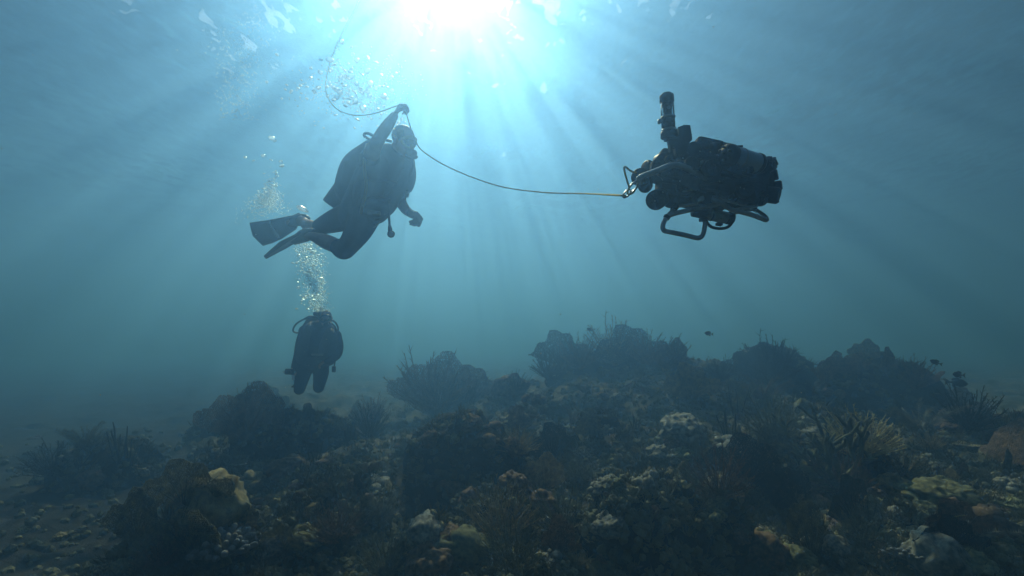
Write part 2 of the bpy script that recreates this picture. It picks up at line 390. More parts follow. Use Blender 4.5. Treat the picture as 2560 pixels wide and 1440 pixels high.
def antler_mesh(k):
    mb = MB()
    def branch(p, d, L, r, depth):
        pts = [p]; q = p.copy(); dd = d.copy()
        for s in range(4):
            dd = dd + np.array([U(-.35, .35), U(-.35, .35), U(-.1, .3)]); dd /= np.linalg.norm(dd); q = q + dd * L / 4; pts.append(q.copy())
        mb.tube(pts, [r, r * .96, r * .9, r * .9, r * .8], 7)
        if depth:
            for j in range(rnd.choice((2, 2, 3))):
                nd = dd + np.array([U(-.9, .9), U(-.9, .9), U(-.25, .55)]); nd /= np.linalg.norm(nd)
                branch(pts[rnd.choice((2, 3, 4))], nd, L * U(.6, .95), r * .82, depth - 1)
    for j in range(6):
        a = j * 1.05 + U(-.3, .3)
        branch(np.array([.03 * math.cos(a), .03 * math.sin(a), 0]), np.array([.75 * math.cos(a), .75 * math.sin(a), U(.5, 1.1)]), .33, .034, 3)
    return mb.mesh('antler coral')
def fan_mesh(k, width=1.0, cell=0.03):
    """a lattice blade with ribs, in the XZ plane, 1 m high"""
    mb = MB(); nz = int(1 / cell); P2 = {}
    def inside(x, z):
        a = math.atan2(x, z + .02); rr = math.hypot(x / width, z)
        lim = .93 + .09 * math.sin(a * 5 + k) + .06 * math.sin(a * 11 + k * 2)
        return rr < lim and abs(a) < 1.15 + .1 * math.sin(k) and z > .04
    nx = int(width * 1.1 / cell)
    for i in range(-nx, nx + 1):
        for j in range(1, nz + 1):
            x = (i + (.5 if j % 2 else 0) + U(-.28, .28)) * cell; z = (j + U(-.28, .28)) * cell
            if inside(x, z): P2[i, j] = np.array([x, .05 * math.sin(x * 3 + k) + .03 * math.sin(z * 5), z])
    def bar(a, b, r):
        t = b - a; u = np.cross(t, (0, 1, 0)); u = u / (np.linalg.norm(u) + 1e-9) * r; w = np.array([0, r, 0])
        mb.add([a + u, a - u * .5 + w, a - u * .5 - w, b + u, b - u * .5 + w, b - u * .5 - w], [(0, 1, 4, 3), (1, 2, 5, 4), (2, 0, 3, 5)])
    for (i, j), p in P2.items():
        o = 1 if j % 2 else 0
        for q in ((i + 1, j), (i + o, j + 1), (i + o - 1, j + 1)):
            if q in P2 and U(0, 1) < .93: bar(p, P2[q], U(.005, .0085))
    for s in range(9):
        a = -1.0 + s * .25 + U(-.05, .05); L = U(.6, .9)
        pts = [np.array([width * math.sin(a) * t * L * (.4 + .6 * t), 0.05 * math.sin(width * math.sin(a) * t * L * 3 + k), t * L * math.cos(a * .8)]) for t in np.linspace(0, 1, 7)]
        mb.tube(pts, list(np.linspace(.018, .005, 7)), 5)
    mb.tube([(0, 0, -.06), (0, 0, .1)], [.03, .02], 6)
    return mb.mesh('sea fan')
def plume_mesh(k, n=14, droop=.35):
    """feathery branches with rows of fine side needles"""
    mb = MB()
    for s in range(n):
        a = s * 2.4 + U(-.3, .3); lean = U(.1, .75); L = U(.7, 1.05)
        d = np.array([math.cos(a) * lean, math.sin(a) * lean, 1.0]); d /= np.linalg.norm(d)
        pts = []; q = np.zeros(3)
        for t in range(9):
            pts.append(q.copy()); dd = d + np.array([math.cos(a), math.sin(a), -.6]) * droop * (t / 8) ** 1.5 * 1.6; q = q + dd / np.linalg.norm(dd) * L / 8
        mb.tube(pts, list(np.linspace(.012, .004, 9)), 5)
        side = np.cross(d, (math.cos(a + 1.3), math.sin(a + 1.3), .2)); side /= np.linalg.norm(side)
        for t in range(1, 33):
            u = t / 4; i = min(int(u), 7); p = pts[i] + (pts[i + 1] - pts[i]) * (u - i)
            tang = pts[i + 1] - pts[i]; tang = tang / np.linalg.norm(tang)
            for sg in (-1, 1):
                ln = .17 * (1 - .5 * t / 33) * U(.7, 1.2)
                e = p + (side * sg + tang * .7 + np.array([U(-.2, .2), U(-.2, .2), U(-.2, .1)])) * ln
                w = tang * .008
                wv = np.cross(tang, side) * .006
                mb.add([p - w, p + w, p + wv, e], [(0, 1, 3), (1, 2, 3), (2, 0, 3)])
    return mb.mesh('sea plume')
def bush_mesh(k, n=75):
    """a rounded, fuzzy soft coral: fine stems filling a dome, each lined with short needles"""
    mb = MB()
    for s in range(n):
        a = s * 2.4 + U(-.3, .3); th = 1.15 * math.sqrt((s + .5) / n); d = np.array([math.sin(th) * math.cos(a), math.sin(th) * math.sin(a), math.cos(th)])
        L = U(.72, 1.0) * (1 - .25 * (th / 1.15) ** 2) * (1 + .12 * math.sin(a * 3 + k)); pts = []; q = np.zeros(3)
        for t in range(6):
            pts.append(q.copy()); w = d + np.array([U(-.25, .25), U(-.25, .25), U(-.1, .25)]); q = q + w / np.linalg.norm(w) * L / 5
        mb.tube(pts, list(np.linspace(.012, .005, 6)), 4)
        for t in range(4, 24):
            u = t / 24 * 5; i = min(int(u), 4); p = pts[i] + (pts[i + 1] - pts[i]) * (u - i) if i < 5 else pts[5]
            e = d * .6 + np.array([U(-1, 1), U(-1, 1), U(-.6, 1)]); e /= np.linalg.norm(e); sd = np.cross(e, (U(-1, 1), U(-1, 1), U(-1, 1))); sd /= np.linalg.norm(sd) + 1e-9
            ln = U(.06, .13); mb.add([p - sd * .007, p + sd * .007, p + np.cross(e, sd) * .006, p + e * ln], [(0, 1, 3), (1, 2, 3), (2, 0, 3)])
    return mb.mesh('bush coral')
def tuft_mesh(k, n=230):
    """a clump of algae: many small curled blades through a dome"""
    mb = MB()
    for i in range(n):
        v = np.array([rnd.gauss(0, 1), rnd.gauss(0, 1), abs(rnd.gauss(0, 1)) + .15]); v /= np.linalg.norm(v)
        r0 = U(.15, .42) * (1 + .3 * math.sin(v[0] * 5 + k) * math.cos(v[1] * 4)); p = v * r0 * np.array([1, 1, .75])
        d = v + np.array([U(-.7, .7), U(-.7, .7), U(-.3, .5)]); d /= np.linalg.norm(d)
        s = np.cross(d, (U(-1, 1), U(-1, 1), U(-1, 1))); s /= np.linalg.norm(s); t = np.cross(d, s)
        L = U(.08, .17); w = U(.018, .04)
        mb.add([p - s * w * .4, p + s * w * .4, p + d * L * .55 + s * w + t * .02, p + d * L * .55 - s * w + t * .02, p + d * L - t * .02 + s * w * .3, p + d * L - t * .02 - s * w * .3, p + d * L * .5 - t * .012],
               [(0, 1, 2, 3), (3, 2, 4, 5), (1, 0, 6), (2, 1, 6), (0, 3, 6), (3, 5, 6), (5, 4, 6), (4, 2, 6)])
    v, f = ico(2); mb.add(v * np.array([.3, .3, .22]) * (1 + .3 * fbm(v * 2 + k, 2, k))[:, None], f)
    return mb.mesh('algae tuft')
def rods_mesh(k, n=7, r=.02):
    mb = MB()
    for i in range(n):
        a = i * 2.4 + U(-.4, .4); l = U(.05, .35); L = U(.55, 1.0); q = np.array([.08 * math.cos(a), .08 * math.sin(a), -.05]); pts = [q]
        d = np.array([l * math.cos(a), l * math.sin(a), 1.])
        for t in range(6): d = d + np.array([U(-.12, .12), U(-.12, .12), .1]); q = q + d / np.linalg.norm(d) * L / 6; pts.append(q.copy())
        mb.tube(pts, [r, r * 1.1, r, r * .95, r * .9, r * .8, r * .6], 7)
    return mb.mesh('sea rods')
def plate_mesh(k):
    v, f = ico(4); a = np.arctan2(v[:, 1], v[:, 0])
    q = v * np.array([.5, .42, .06]); q *= (1 + .16 * np.sin(a * 3 + k) + .1 * np.sin(a * 7 + k * 2) + .06 * fbm(v * 4 + k, 2, k))[:, None]
    q[:, 2] += .10 + .22 * (q[:, 0] ** 2 + q[:, 1] ** 2) + .02 * fbm(v * 6 + k, 2, k)
    mb = MB().add(q, f); mb.tube([(0, 0, -.08), (0, 0, .1)], [.09, .16], 8); return mb.mesh('plate coral')
def tube_sponge_mesh(k):
    mb = MB()
    for i in range(5):
        a = i * 1.3 + k; x, y = .14 * math.cos(a), .14 * math.sin(a); h = U(.5, 1); r = U(.08, .11)
        mb.tube([(x * .6, y * .6, -.05), (x, y, h * .5), (x * 1.3, y * 1.3, h), (x * 1.3, y * 1.3, h), (x * 1.25, y * 1.25, h * .7)], [r * .7, r, r * 1.05, r * .7, r * .6], 10, cap=False)
    return mb.mesh('tube sponge')
KIND = {'lobed': [lobed_mesh(i) for i in range(10)], 'mound': [mound_mesh(i) for i in range(8)], 'finger': [finger_mesh(i) for i in range(2)],
        'antler': [antler_mesh(i) for i in range(2)], 'fan': [fan_mesh(0, .8), fan_mesh(1, .55), fan_mesh(2, 1.0), fan_mesh(3, .45)], 'plume': [plume_mesh(i) for i in range(3)] + [plume_mesh(3, 6, .7)],
        'tuft': [tuft_mesh(i) for i in range(4)], 'rods': [rods_mesh(i) for i in range(2)] + [rods_mesh(2, 4, .012)], 'plate': [plate_mesh(i) for i in range(2)], 'sponge': [tube_sponge_mesh(0)], 'bush': [bush_mesh(i) for i in range(3)]}
def cm(n, a, b, c=None, sc=9, bump=.5): return mat(n, a, b, sc, 0.9, bump=bump, bscale=60, spec=.15, c3=c)
TONE = {'olive': cm('olive coral', (0.068, 0.069, 0.036), (0.225, 0.222, 0.120)), 'grey': cm('grey coral', (0.105, 0.105, 0.090), (0.330, 0.323, 0.270)),
        'yellow green': cm('yellow green coral', (.11, .115, .055), (.31, .31, .165)), 'brown': cm('brown coral', (0.075, 0.048, 0.030), (0.240, 0.165, 0.105)),
        'pinkish': cm('pinkish coral', (0.090, 0.063, 0.054), (0.225, 0.158, 0.135)), 'white': cm('white coral', (.17, .17, .165), (.34, .34, .33), bump=.5),
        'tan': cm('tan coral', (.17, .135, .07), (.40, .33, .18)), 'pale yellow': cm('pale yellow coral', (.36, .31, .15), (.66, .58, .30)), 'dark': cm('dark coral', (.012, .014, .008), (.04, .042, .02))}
NAME = {'lobed': ('lobed_coral', 'coral', 'lobed coral'), 'mound': ('mound_coral', 'coral', 'knobbly mound coral'), 'finger': ('finger_coral', 'coral', 'finger coral'),
        'antler': ('antler_coral', 'coral', 'antler coral'), 'fan': ('sea_fan', 'sea fan', 'sea fan'), 'plume': ('sea_plume', 'sea plume', 'feathery sea plume'),
        'tuft': ('algae_tuft', 'seaweed', 'algae tuft'), 'rods': ('sea_rods', 'soft coral', 'cluster of sea rods'), 'plate': ('plate_coral', 'coral', 'plate coral'), 'sponge': ('tube_sponge', 'sponge', 'tube sponge'), 'bush': ('bushy_soft_coral', 'soft coral', 'bushy soft coral')}
_tm = {}
def toned(kind, var, tone):
    key = (kind, var % len(KIND[kind]), tone)
    if key not in _tm:
        me = KIND[kind][key[1]].copy(); me.name = NAME[kind][0] + ' ' + tone; me.materials.append(TONE[tone])
        me.polygons.foreach_set('use_smooth', [kind not in ('tuft', 'plume', 'bush')] * len(me.polygons)); _tm[key] = me
    return _tm[key]
PLACED = []
def settle(p):
    """rest a coral on the reef: what it stands on is the rock or seabed near the given point"""
    r = (Vector(p) - CAM); d = r.length; h, nrm, i, t = BVH.ray_cast(CAM, r.normalized())
    if h is not None and 0.55 * d < t < 1.6 * d: return h
    g = drop(p[0], p[1], p[2] + .25)
    return Vector((p[0], p[1], g.z + .01)) if g else Vector(p)
def coral(kind, tone, p, size, label=None, var=None, yaw=None, tilt=(0, 0), normal=None, squash=1.0, group=None):
    var = rnd.randrange(40) if var is None else var
    if normal is None: p = settle(p)
    o = bpy.data.objects.new(NAME[kind][0], toned(kind, var, tone)); COL.objects.link(o); o.location = p
    yaw = U(0, 6.28) if yaw is None else yaw
    q = Quaternion((0, 0, 1), yaw)
    if normal is not None: q = Vector((0, 0, 1)).rotation_difference(normal) @ q
    e = Quaternion((1, 0, 0), tilt[0]) @ Quaternion((0, 1, 0), tilt[1])
    o.rotation_mode = 'QUATERNION'; o.rotation_quaternion = e @ q; o.scale = (size, size, size * squash)
    o['category'] = NAME[kind][1]
    if label: o['label'] = label
    if group: o['group'] = group
    PLACED.append((o, kind, tone, size, Vector(p))); return o
def at(px, py, d=None):
    """where the line of sight meets the reef, or d metres ahead on whatever lies below"""
    if d is None:
        h = hit(px, py); return h[0] if h else P(px, py, 6)
    p = P(px, py, d); g = drop(p.x, p.y); return Vector((p.x, p.y, min(p.z, g.z + .02) if g else p.z))

# ---- corals one can point to in the photograph
coral('finger', 'white', P(555, 1388, 2.72), .40, 'large white finger coral dome on the black overhanging rock', 0)
coral('finger', 'white', P(2275, 1405, 2.75), .27, 'small clump of white finger coral at the lower right', 1, tilt=(-.3, .2), squash=.7)
coral('finger', 'white', P(1935, 1305, 3.2), .10, 'tiny bright white finger coral below the antler coral', 1)
coral('antler', 'olive', at(2085, 1200), .64, 'tangled dark green antler coral with curling branches in front of the pale plume', 0, yaw=.4)
coral('antler', 'dark', at(1965, 1220), .30, 'small black branching coral left of the green antler coral', 1)
coral('bush', 'pale yellow', P(2150, 1150, 4.8), .52, 'bushy pale yellow soft coral behind the antler coral', 0, squash=.9)
coral('plume', 'pale yellow', P(2350, 1260, 3.5), .26, 'drooping pale plume right of the antler coral, uppermost of three', 3, tilt=(0, .7))
coral('plume', 'pale yellow', P(2330, 1325, 3.2), .24, 'drooping pale plume above the small white finger coral', 3, tilt=(0, .8), yaw=1)
coral('plume', 'yellow green', P(2405, 1345, 3.1), .22, 'yellowish plume leaning right beside the small white finger coral', 3, tilt=(0, 1.1), yaw=2)
coral('bush', 'tan', P(1535, 915, 8.4), .95, 'tall hazy tan bush crowning the far mound', 1, yaw=.5)
coral('bush', 'brown', P(1450, 925, 8.6), .75, 'hazy brown bush left of the tall one on the far mound', 2)
coral('bush', 'brown', P(1620, 915, 8.5), .65, 'hazy brown bush right of the tall one on the far mound', 0)
coral('bush', 'brown', P(1675, 930, 8.6), .6, 'low hazy bush at the right end of the far mound', 2)
coral('plume', 'olive', P(1775, 1250, 3.9), .26, 'upright feathery olive plume by the end of the curved whip', 3, tilt=(0, .1))
coral('plume', 'olive', P(1870, 1010, 6.0), .35, 'olive plume on the crest below the round bush', 1)
coral('bush', 'brown', P(2290, 975, 6.2), .45, 'brownish bush on the right rock shoulder', 1)
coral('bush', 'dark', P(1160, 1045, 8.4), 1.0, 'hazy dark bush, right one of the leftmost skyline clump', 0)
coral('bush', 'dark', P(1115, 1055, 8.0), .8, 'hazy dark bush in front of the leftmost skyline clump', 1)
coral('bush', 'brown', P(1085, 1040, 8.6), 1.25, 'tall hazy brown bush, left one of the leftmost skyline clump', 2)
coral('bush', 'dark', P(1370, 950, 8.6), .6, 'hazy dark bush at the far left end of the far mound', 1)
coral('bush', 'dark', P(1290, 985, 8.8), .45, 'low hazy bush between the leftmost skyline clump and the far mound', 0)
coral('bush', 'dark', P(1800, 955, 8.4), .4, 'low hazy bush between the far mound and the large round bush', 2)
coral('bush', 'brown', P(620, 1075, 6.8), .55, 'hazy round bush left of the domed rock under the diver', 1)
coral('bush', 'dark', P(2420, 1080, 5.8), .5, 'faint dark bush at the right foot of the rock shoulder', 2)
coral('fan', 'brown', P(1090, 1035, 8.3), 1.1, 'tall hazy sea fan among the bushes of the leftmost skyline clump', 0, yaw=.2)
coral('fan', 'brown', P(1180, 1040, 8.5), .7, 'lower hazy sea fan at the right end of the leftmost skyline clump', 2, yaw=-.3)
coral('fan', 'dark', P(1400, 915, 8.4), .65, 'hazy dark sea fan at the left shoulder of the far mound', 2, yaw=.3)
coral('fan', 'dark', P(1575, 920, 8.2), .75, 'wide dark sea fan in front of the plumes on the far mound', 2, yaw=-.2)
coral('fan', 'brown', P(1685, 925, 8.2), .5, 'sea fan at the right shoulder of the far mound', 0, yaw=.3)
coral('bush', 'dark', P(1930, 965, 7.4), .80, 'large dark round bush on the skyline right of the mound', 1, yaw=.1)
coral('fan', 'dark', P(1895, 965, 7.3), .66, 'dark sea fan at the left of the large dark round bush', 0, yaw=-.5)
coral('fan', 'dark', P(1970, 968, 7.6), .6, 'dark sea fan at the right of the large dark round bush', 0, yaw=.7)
coral('fan', 'brown', P(2065, 965, 6.3), .52, 'pale brown sea fan leaning right on the right rock shoulder', 1, yaw=.15, tilt=(0, .45))
coral('fan', 'tan', P(2165, 905, 6.2), .33, 'small round fan on the very top of the right rock shoulder', 0)
coral('fan', 'brown', P(2225, 935, 6.2), .36, 'dark oval fan right of the topmost one on the right rock shoulder', 1, yaw=.3)
coral('fan', 'brown', P(2140, 945, 6.2), .34, 'broad dark fan under the topmost one on the right rock shoulder', 2)
coral('fan', 'brown', P(2330, 960, 5.9), .25, 'slim tilted fan on the far right of the rock shoulder', 3, tilt=(0, .7))
coral('fan', 'brown', P(2400, 1060, 5.4), .55, 'large faint fan on the slope below the pair of fish', 2)
coral('fan', 'brown', P(1295, 1080, 5.9), .36, 'upright brown fan just behind the central boulder', 3, yaw=.1)
coral('fan', 'olive', P(1475, 1095, 5.2), .30, 'olive fan standing on the narrow rock pillar', 1, yaw=-.2)
coral('fan', 'brown', P(610, 1110, 6.6), .75, 'big hazy fan left of the domed rock', 0, yaw=.2)
coral('fan', 'brown', P(690, 1078, 6.6), .28, 'hazy fan behind the domed rock under the diver', 0)
coral('fan', 'olive', P(455, 1285, 4.0), .33, 'broad brown fan on the rock left of the lobed corals', 2, yaw=.2)
coral('fan', 'tan', P(608, 1330, 3.3), .20, 'small tan fan standing behind the large white finger coral', 3, yaw=.1)
coral('fan', 'brown', P(2515, 1165, 4.2), .42, 'large fan cut by the right edge of the picture', 1, tilt=(0, .5))
coral('fan', 'tan', P(1785, 1145, 4.4), .11, 'tiny round pale fan beside the hollowed rock', 0)
coral('fan', 'tan', P(2345, 1215, 3.9), .20, 'slim tan fan tilted right, above the uppermost drooping plume', 3, tilt=(0, .9))
coral('fan', 'olive', P(700, 1395, 2.9), .22, 'wide low fan right of the large white finger coral', 2, yaw=-.3)
coral('fan', 'dark', P(1940, 1270, 3.5), .26, 'dim fan below the small black branching coral', 2)
coral('plate', 'yellow green', P(2545, 1275, 3.3), .30, 'flat yellowish plate coral at the right edge', 0)
coral('plate', 'tan', P(2415, 1120, 4.4), .22, 'flat tan plate coral on the crest near the right edge', 1)
coral('plate', 'yellow green', P(1800, 1118, 4.5), .15, 'small yellow plate coral on the lip of the hollowed rock', 1)
coral('rods', 'dark', P(300, 1152, 4.9), .45, 'tall dark sea rods rising from the lone rock on the sand', 0, tilt=(0, -.25))
coral('rods', 'dark', P(325, 1160, 5.1), .33, 'shorter sea rods right of the tall ones on the lone rock', 1)
coral('rods', 'dark', P(490, 1165, 5.6), .22, 'thin rods between the lone rock and the domed rock', 2)
coral('rods', 'dark', P(785, 1165, 5.4), .30, 'slender dark rods in front of the domed rock', 2)
coral('rods', 'dark', P(1845, 1045, 6.0), .50, 'thin tall rods on the crest left of the round bush', 2)
coral('rods', 'dark', P(1825, 1110, 4.9), .35, 'upright black rods beside the hollowed rock', 1)
coral('rods', 'dark', P(1880, 1215, 3.9), .30, 'thin dark rods left of the small black branching coral', 2)
coral('rods', 'dark', P(1590, 1080, 5.0), .22, 'bunch of short black stems right of the narrow pillar', 0)
coral('sponge', 'dark', P(875, 1105, 5.8), .28, 'dark tube sponge on the slope right of the domed rock', 0)
coral('lobed', 'yellow green', P(1790, 1290, 3.4), .16, 'bright yellowish lobed coral under the feathery olive plume')
coral('lobed', 'yellow green', P(1945, 1388, 2.8), .09, 'small yellow coral bead at the bottom right of centre')
coral('lobed', 'yellow green', P(2025, 1420, 2.7), .13, 'green lobed coral at the bottom edge, right of the yellow bead')
coral('lobed', 'olive', P(1845, 1415, 2.7), .12, 'olive lobed coral at the bottom edge, left of the yellow bead')
for i, (x, y) in enumerate([(2250, 1235), (2290, 1245), (2330, 1230), (2360, 1225)]):
    coral('mound', 'yellow green', P(x, y, 3.7), .15, ['pale green knob right of the antler coral, first from the left of four', 'pale green knob right of the antler coral, second from the left of four', 'pale green knob right of the antler coral, third from the left of four', 'pale green knob right of the antler coral, last of four under the tan fan'][i])
def whip(name, pts, r, m, label):
    q = [np.array(p) for p in pts]; out = []
    for i in range(len(q) - 1):
        for t in np.linspace(0, 1, 6, endpoint=False):
            a = q[max(i - 1, 0)]; b = q[i]; c = q[i + 1]; d = q[min(i + 2, len(q) - 1)]
            out.append(.5 * (2 * b + (c - a) * t + (2 * a - 5 * b + 4 * c - d) * t * t + (3 * b - a - 3 * c + d) * t ** 3))
    out.append(q[-1]); o0 = out[0].copy()
    o = MB().tube([p - o0 for p in out], list(np.linspace(r, r * .5, len(out))), 6).build(name, m, loc=Vector(o0))
    tag(o, label, 'sea whip'); return o
whip('sea_whip', [P(1880, 1205, 3.9), P(1850, 1190, 3.8), P(1790, 1190, 3.75), P(1740, 1212, 3.7), P(1695, 1220, 3.7), P(1662, 1208, 3.7)], .011, TONE['tan'], 'long pale whip curving left over the dark hollow')
whip('sea_whip', [P(1985, 1140, 4.2), P(1950, 1118, 4.2), P(1915, 1090, 4.2), P(1885, 1062, 4.2)], .009, TONE['tan'], 'straight dark whip slanting down to the antler coral')
whip('sea_whip', [P(1820, 1165, 4.0), P(1850, 1150, 4.0), P(1875, 1160, 4.0), P(1882, 1200, 4.0)], .008, TONE['brown'], 'short arched whip above the long pale one')

# ------------------------------------------------------------------ the many smaller corals over the reef
def scatter(n, big=False):
    out = []; tries = 0
    while len(out) < n and tries < n * 40:
        tries += 1
        px, py = U(-40, 2600), 860 + 580 * U(0, 1) ** .75
        h = hit(px, py)
        if not h: continue
        p, nrm, t, on_rock = h
        if t > 11: continue
        if not on_rock and reefness(p) < .45 and U(0, 1) < .9: continue
        if on_rock and nrm.z < -.1 : continue
        if nrm.z < (.5 if on_rock else .3) and U(0, 1) < .93: continue
        if any((p - q).length < .62 * s for q, s in out[-160:]): continue
        pp = np.array([[p.x * 1.1, p.y * 1.1, 3.3]]); a = vnoise(pp, 201)[0] + U(-.35, .35); b = vnoise(pp * 1.7, 202)[0] + U(-.5, .5)
        v = U(0, 1)
        kind = 'lobed' if a < -.15 else 'mound' if a < .22 else 'tuft'
        if v < .05: kind = 'fan'
        elif v < .09: kind = 'plume'
        elif v < .13: kind = 'rods'
        elif v < .16: kind = 'plate'
        elif v < .175: kind = 'finger'
        elif v < .20: kind = 'bush'
        if nrm.z < .35 and kind in ('fan', 'plume', 'rods', 'finger', 'bush'): kind = 'tuft'
        tone = 'olive' if b < -.3 else 'grey' if b < 0 else 'brown' if b < .25 else 'tan' if b < .45 else 'yellow green' if b < .6 else 'pinkish'
        if kind in ('fan', 'rods'): tone = rnd.choice(('brown', 'dark', 'olive'))
        if kind == 'finger' : tone = rnd.choice(('grey', 'grey', 'tan'))
        if kind in ('plume', 'bush'): tone = rnd.choice(('olive', 'tan', 'brown'))
        size = .05 + .16 * U(0, 1) ** 2.5 + U(0, .04) * (1 + .09 * (t - 3)) * {'fan': 1.6, 'plume': 1.5, 'rods': 1.8, 'tuft': 1.15, 'finger': .8, 'bush': 1.4}.get(kind, 1)
        if big:
            size = U(.24, .42) * (.75 + .09 * t); kind = rnd.choice(('lobed', 'lobed', 'lobed', 'mound', 'bush', 'bush', 'fan', 'fan', 'plume')); tone = rnd.choice(('olive', 'brown', 'grey', 'tan', 'brown', 'olive') if kind not in ('fan', 'bush') else ('brown', 'dark', 'tan', 'olive'))
            if kind in ('lobed', 'mound') and t < 3.4: size *= .7
        out.append((p, size)); up = (nrm * .6 + Vector((0, 0, .7))).normalized() if kind in ('lobed', 'mound', 'tuft') else Vector((U(-.15, .15), U(-.15, .15), 1)).normalized()
        yaw = U(-.7, .7) if kind == 'fan' else None
        o = coral(kind, tone, p - Vector(up) * size * .08, size, normal=up, yaw=yaw, squash=U(.7, 1.05) if kind != 'fan' else 1)
        o['pending'] = 1
scatter(64, True)
scatter(540)
def name_rest():
    groups = {}
    for o, kind, tone, size, p in PLACED:
        if 'pending' not in o: continue
        del o['pending']
        short, c = min(LAND, key=lambda q: (q[1] - p).length)
        dx, dy = p.x - c.x, p.y - c.y
        if p.z > c.z and math.hypot(dx, dy) < .35: side = 'on top of'
        elif abs(dx) > abs(dy): side = 'right of' if dx > 0 else 'left of'
        else: side = 'behind' if dy > 0 else 'in front of'
        groups.setdefault((tone, kind, side, short), []).append((o, size, p))
    for (tone, kind, side, short), L in groups.items():
        L.sort(key=lambda q: (q[2] - CAM).x / (q[2] - CAM).y)
        n = len(L); what = f'{tone} {NAME[kind][2]}'; where = f'{side} the {short}'
        for i, (o, size, p) in enumerate(L):
            if n == 1: lab = f'{what} {where}'
            else:
                w = ['leftmost', 'second from left', 'third from left', 'fourth from left', 'fifth from left', 'sixth from left', 'seventh from left', 'eighth from left', 'ninth from left', 'tenth from left'][min(i, 9)]
                if i == n - 1: w = 'rightmost'
                lab = f'{what} {where}, {w}'
            o['label'] = lab; o['group'] = f'{what}s on the reef'
name_rest()

def turf(n):
    """the uncountable fuzz of small knobs, rubble and algae between the corals"""
    mb = MB(); v1, f1 = ico(1); k = 0
    for _ in range(n * 6):
        if k >= n: break
        px, py = U(-300, 2860), 850 + 640 * U(0, 1) ** .8
        h = hit(px, py)
        if not h or h[2] > 10: continue
        p, nrm, t, rock_ = h
        rf = 1 if rock_ else reefness(p)
        if U(0, 1) > rf + .10: continue
        if nrm.z < (.5 if rock_ else .3) and U(0, 1) < .85: continue
        k += 1; p = np.array(p); N = np.array((nrm + Vector((0, 0, .4))).normalized()); s = U(.010, .032) * (.6 + t * .14)
        if U(0, 1) < .5 or rf < .5:
            w = v1 * (1 + .25 * np.sin(v1[:, :1] * 7 + k) * np.cos(v1[:, 1:2] * 5 + k)) * s * np.array([1, 1, U(.6, 1)])
            mb.add(w @ rot_to(N).T + p + N * s * .3, f1)
        else:
            for j in range(7):
                d = N + np.array([U(-.9, .9), U(-.9, .9), U(-.4, .6)]); d /= np.linalg.norm(d)
                q = np.cross(d, (U(-1, 1), U(-1, 1), U(-1, 1))); q /= np.linalg.norm(q) + 1e-9
                L = s * U(1.5, 3); a = p + np.array([U(-1, 1), U(-1, 1), 0]) * s; wq = np.cross(d, q)
                mb.add([a - q * s * .2, a + q * s * .2, a + wq * s * .15, a + d * L], [(0, 1, 3), (1, 2, 3), (2, 0, 3)])
    o = mb.build('algae_turf', cm('algae turf', (0.060, 0.063, 0.030), (0.210, 0.195, 0.112), (0.420, 0.390, 0.270), sc=3.5), smooth=False)
    tag(o, 'fuzz of small algae and rubble covering the reef', 'algae', kind='stuff')
turf(14000)
# ---- END REEF

# ------------------------------------------------------------------ divers
M_SKIN = mat('skin', (.30, .16, .105), (.44, .25, .17), 12, .55)
M_SUIT = mat('black neoprene', (.010, .011, .012), (.022, .023, .025), 20, .75, bump=.2)
M_VEST = mat('black nylon vest', (.008, .009, .010), (.02, .02, .022), 25, .6, bump=.4)
M_RUB = mat('black rubber', (.008, .008, .009), (.015, .015, .016), 30, .45)
M_STEEL = mat('brushed steel', (.38, .39, .40), (.55, .56, .57), 40, .35, 1.0)
M_FIN = mat('dark fin rubber', (.02, .02, .022), (.04, .04, .042), 15, .5)
M_STRIPE = mat('pale fin stripe', (.65, .66, .66), (.75, .76, .76), 15, .5)
M_YEL = mat('yellow rubber', (.45, .33, .03), (.6, .45, .06), 20, .5)
M_ROPE = mat('yellow rope', (.60, .48, .10), (.78, .66, .18), 90, .8, bump=.6, bscale=300)
M_GLASS = new_mat('mask glass')[0]
def glassy(m, tint, rough=.03, mixf=.25):
    n = m.node_tree.nodes; l = m.node_tree.links; n.clear()
    out = n.new('ShaderNodeOutputMaterial'); t = n.new('ShaderNodeBsdfTransparent'); g = n.new('ShaderNodeBsdfGlossy'); f = n.new('ShaderNodeFresnel'); x = n.new('ShaderNodeMixShader')
    t.inputs[0].default_value = (*tint, 1); g.inputs['Roughness'].default_value = rough; f.inputs['IOR'].default_value = 1.0 + mixf * 2
    l.new(f.outputs[0], x.inputs[0]); l.new(t.outputs[0], x.inputs[1]); l.new(g.outputs[0], x.inputs[2]); l.new(x.outputs[0], out.inputs[0])
glassy(M_GLASS, (.75, .8, .78))

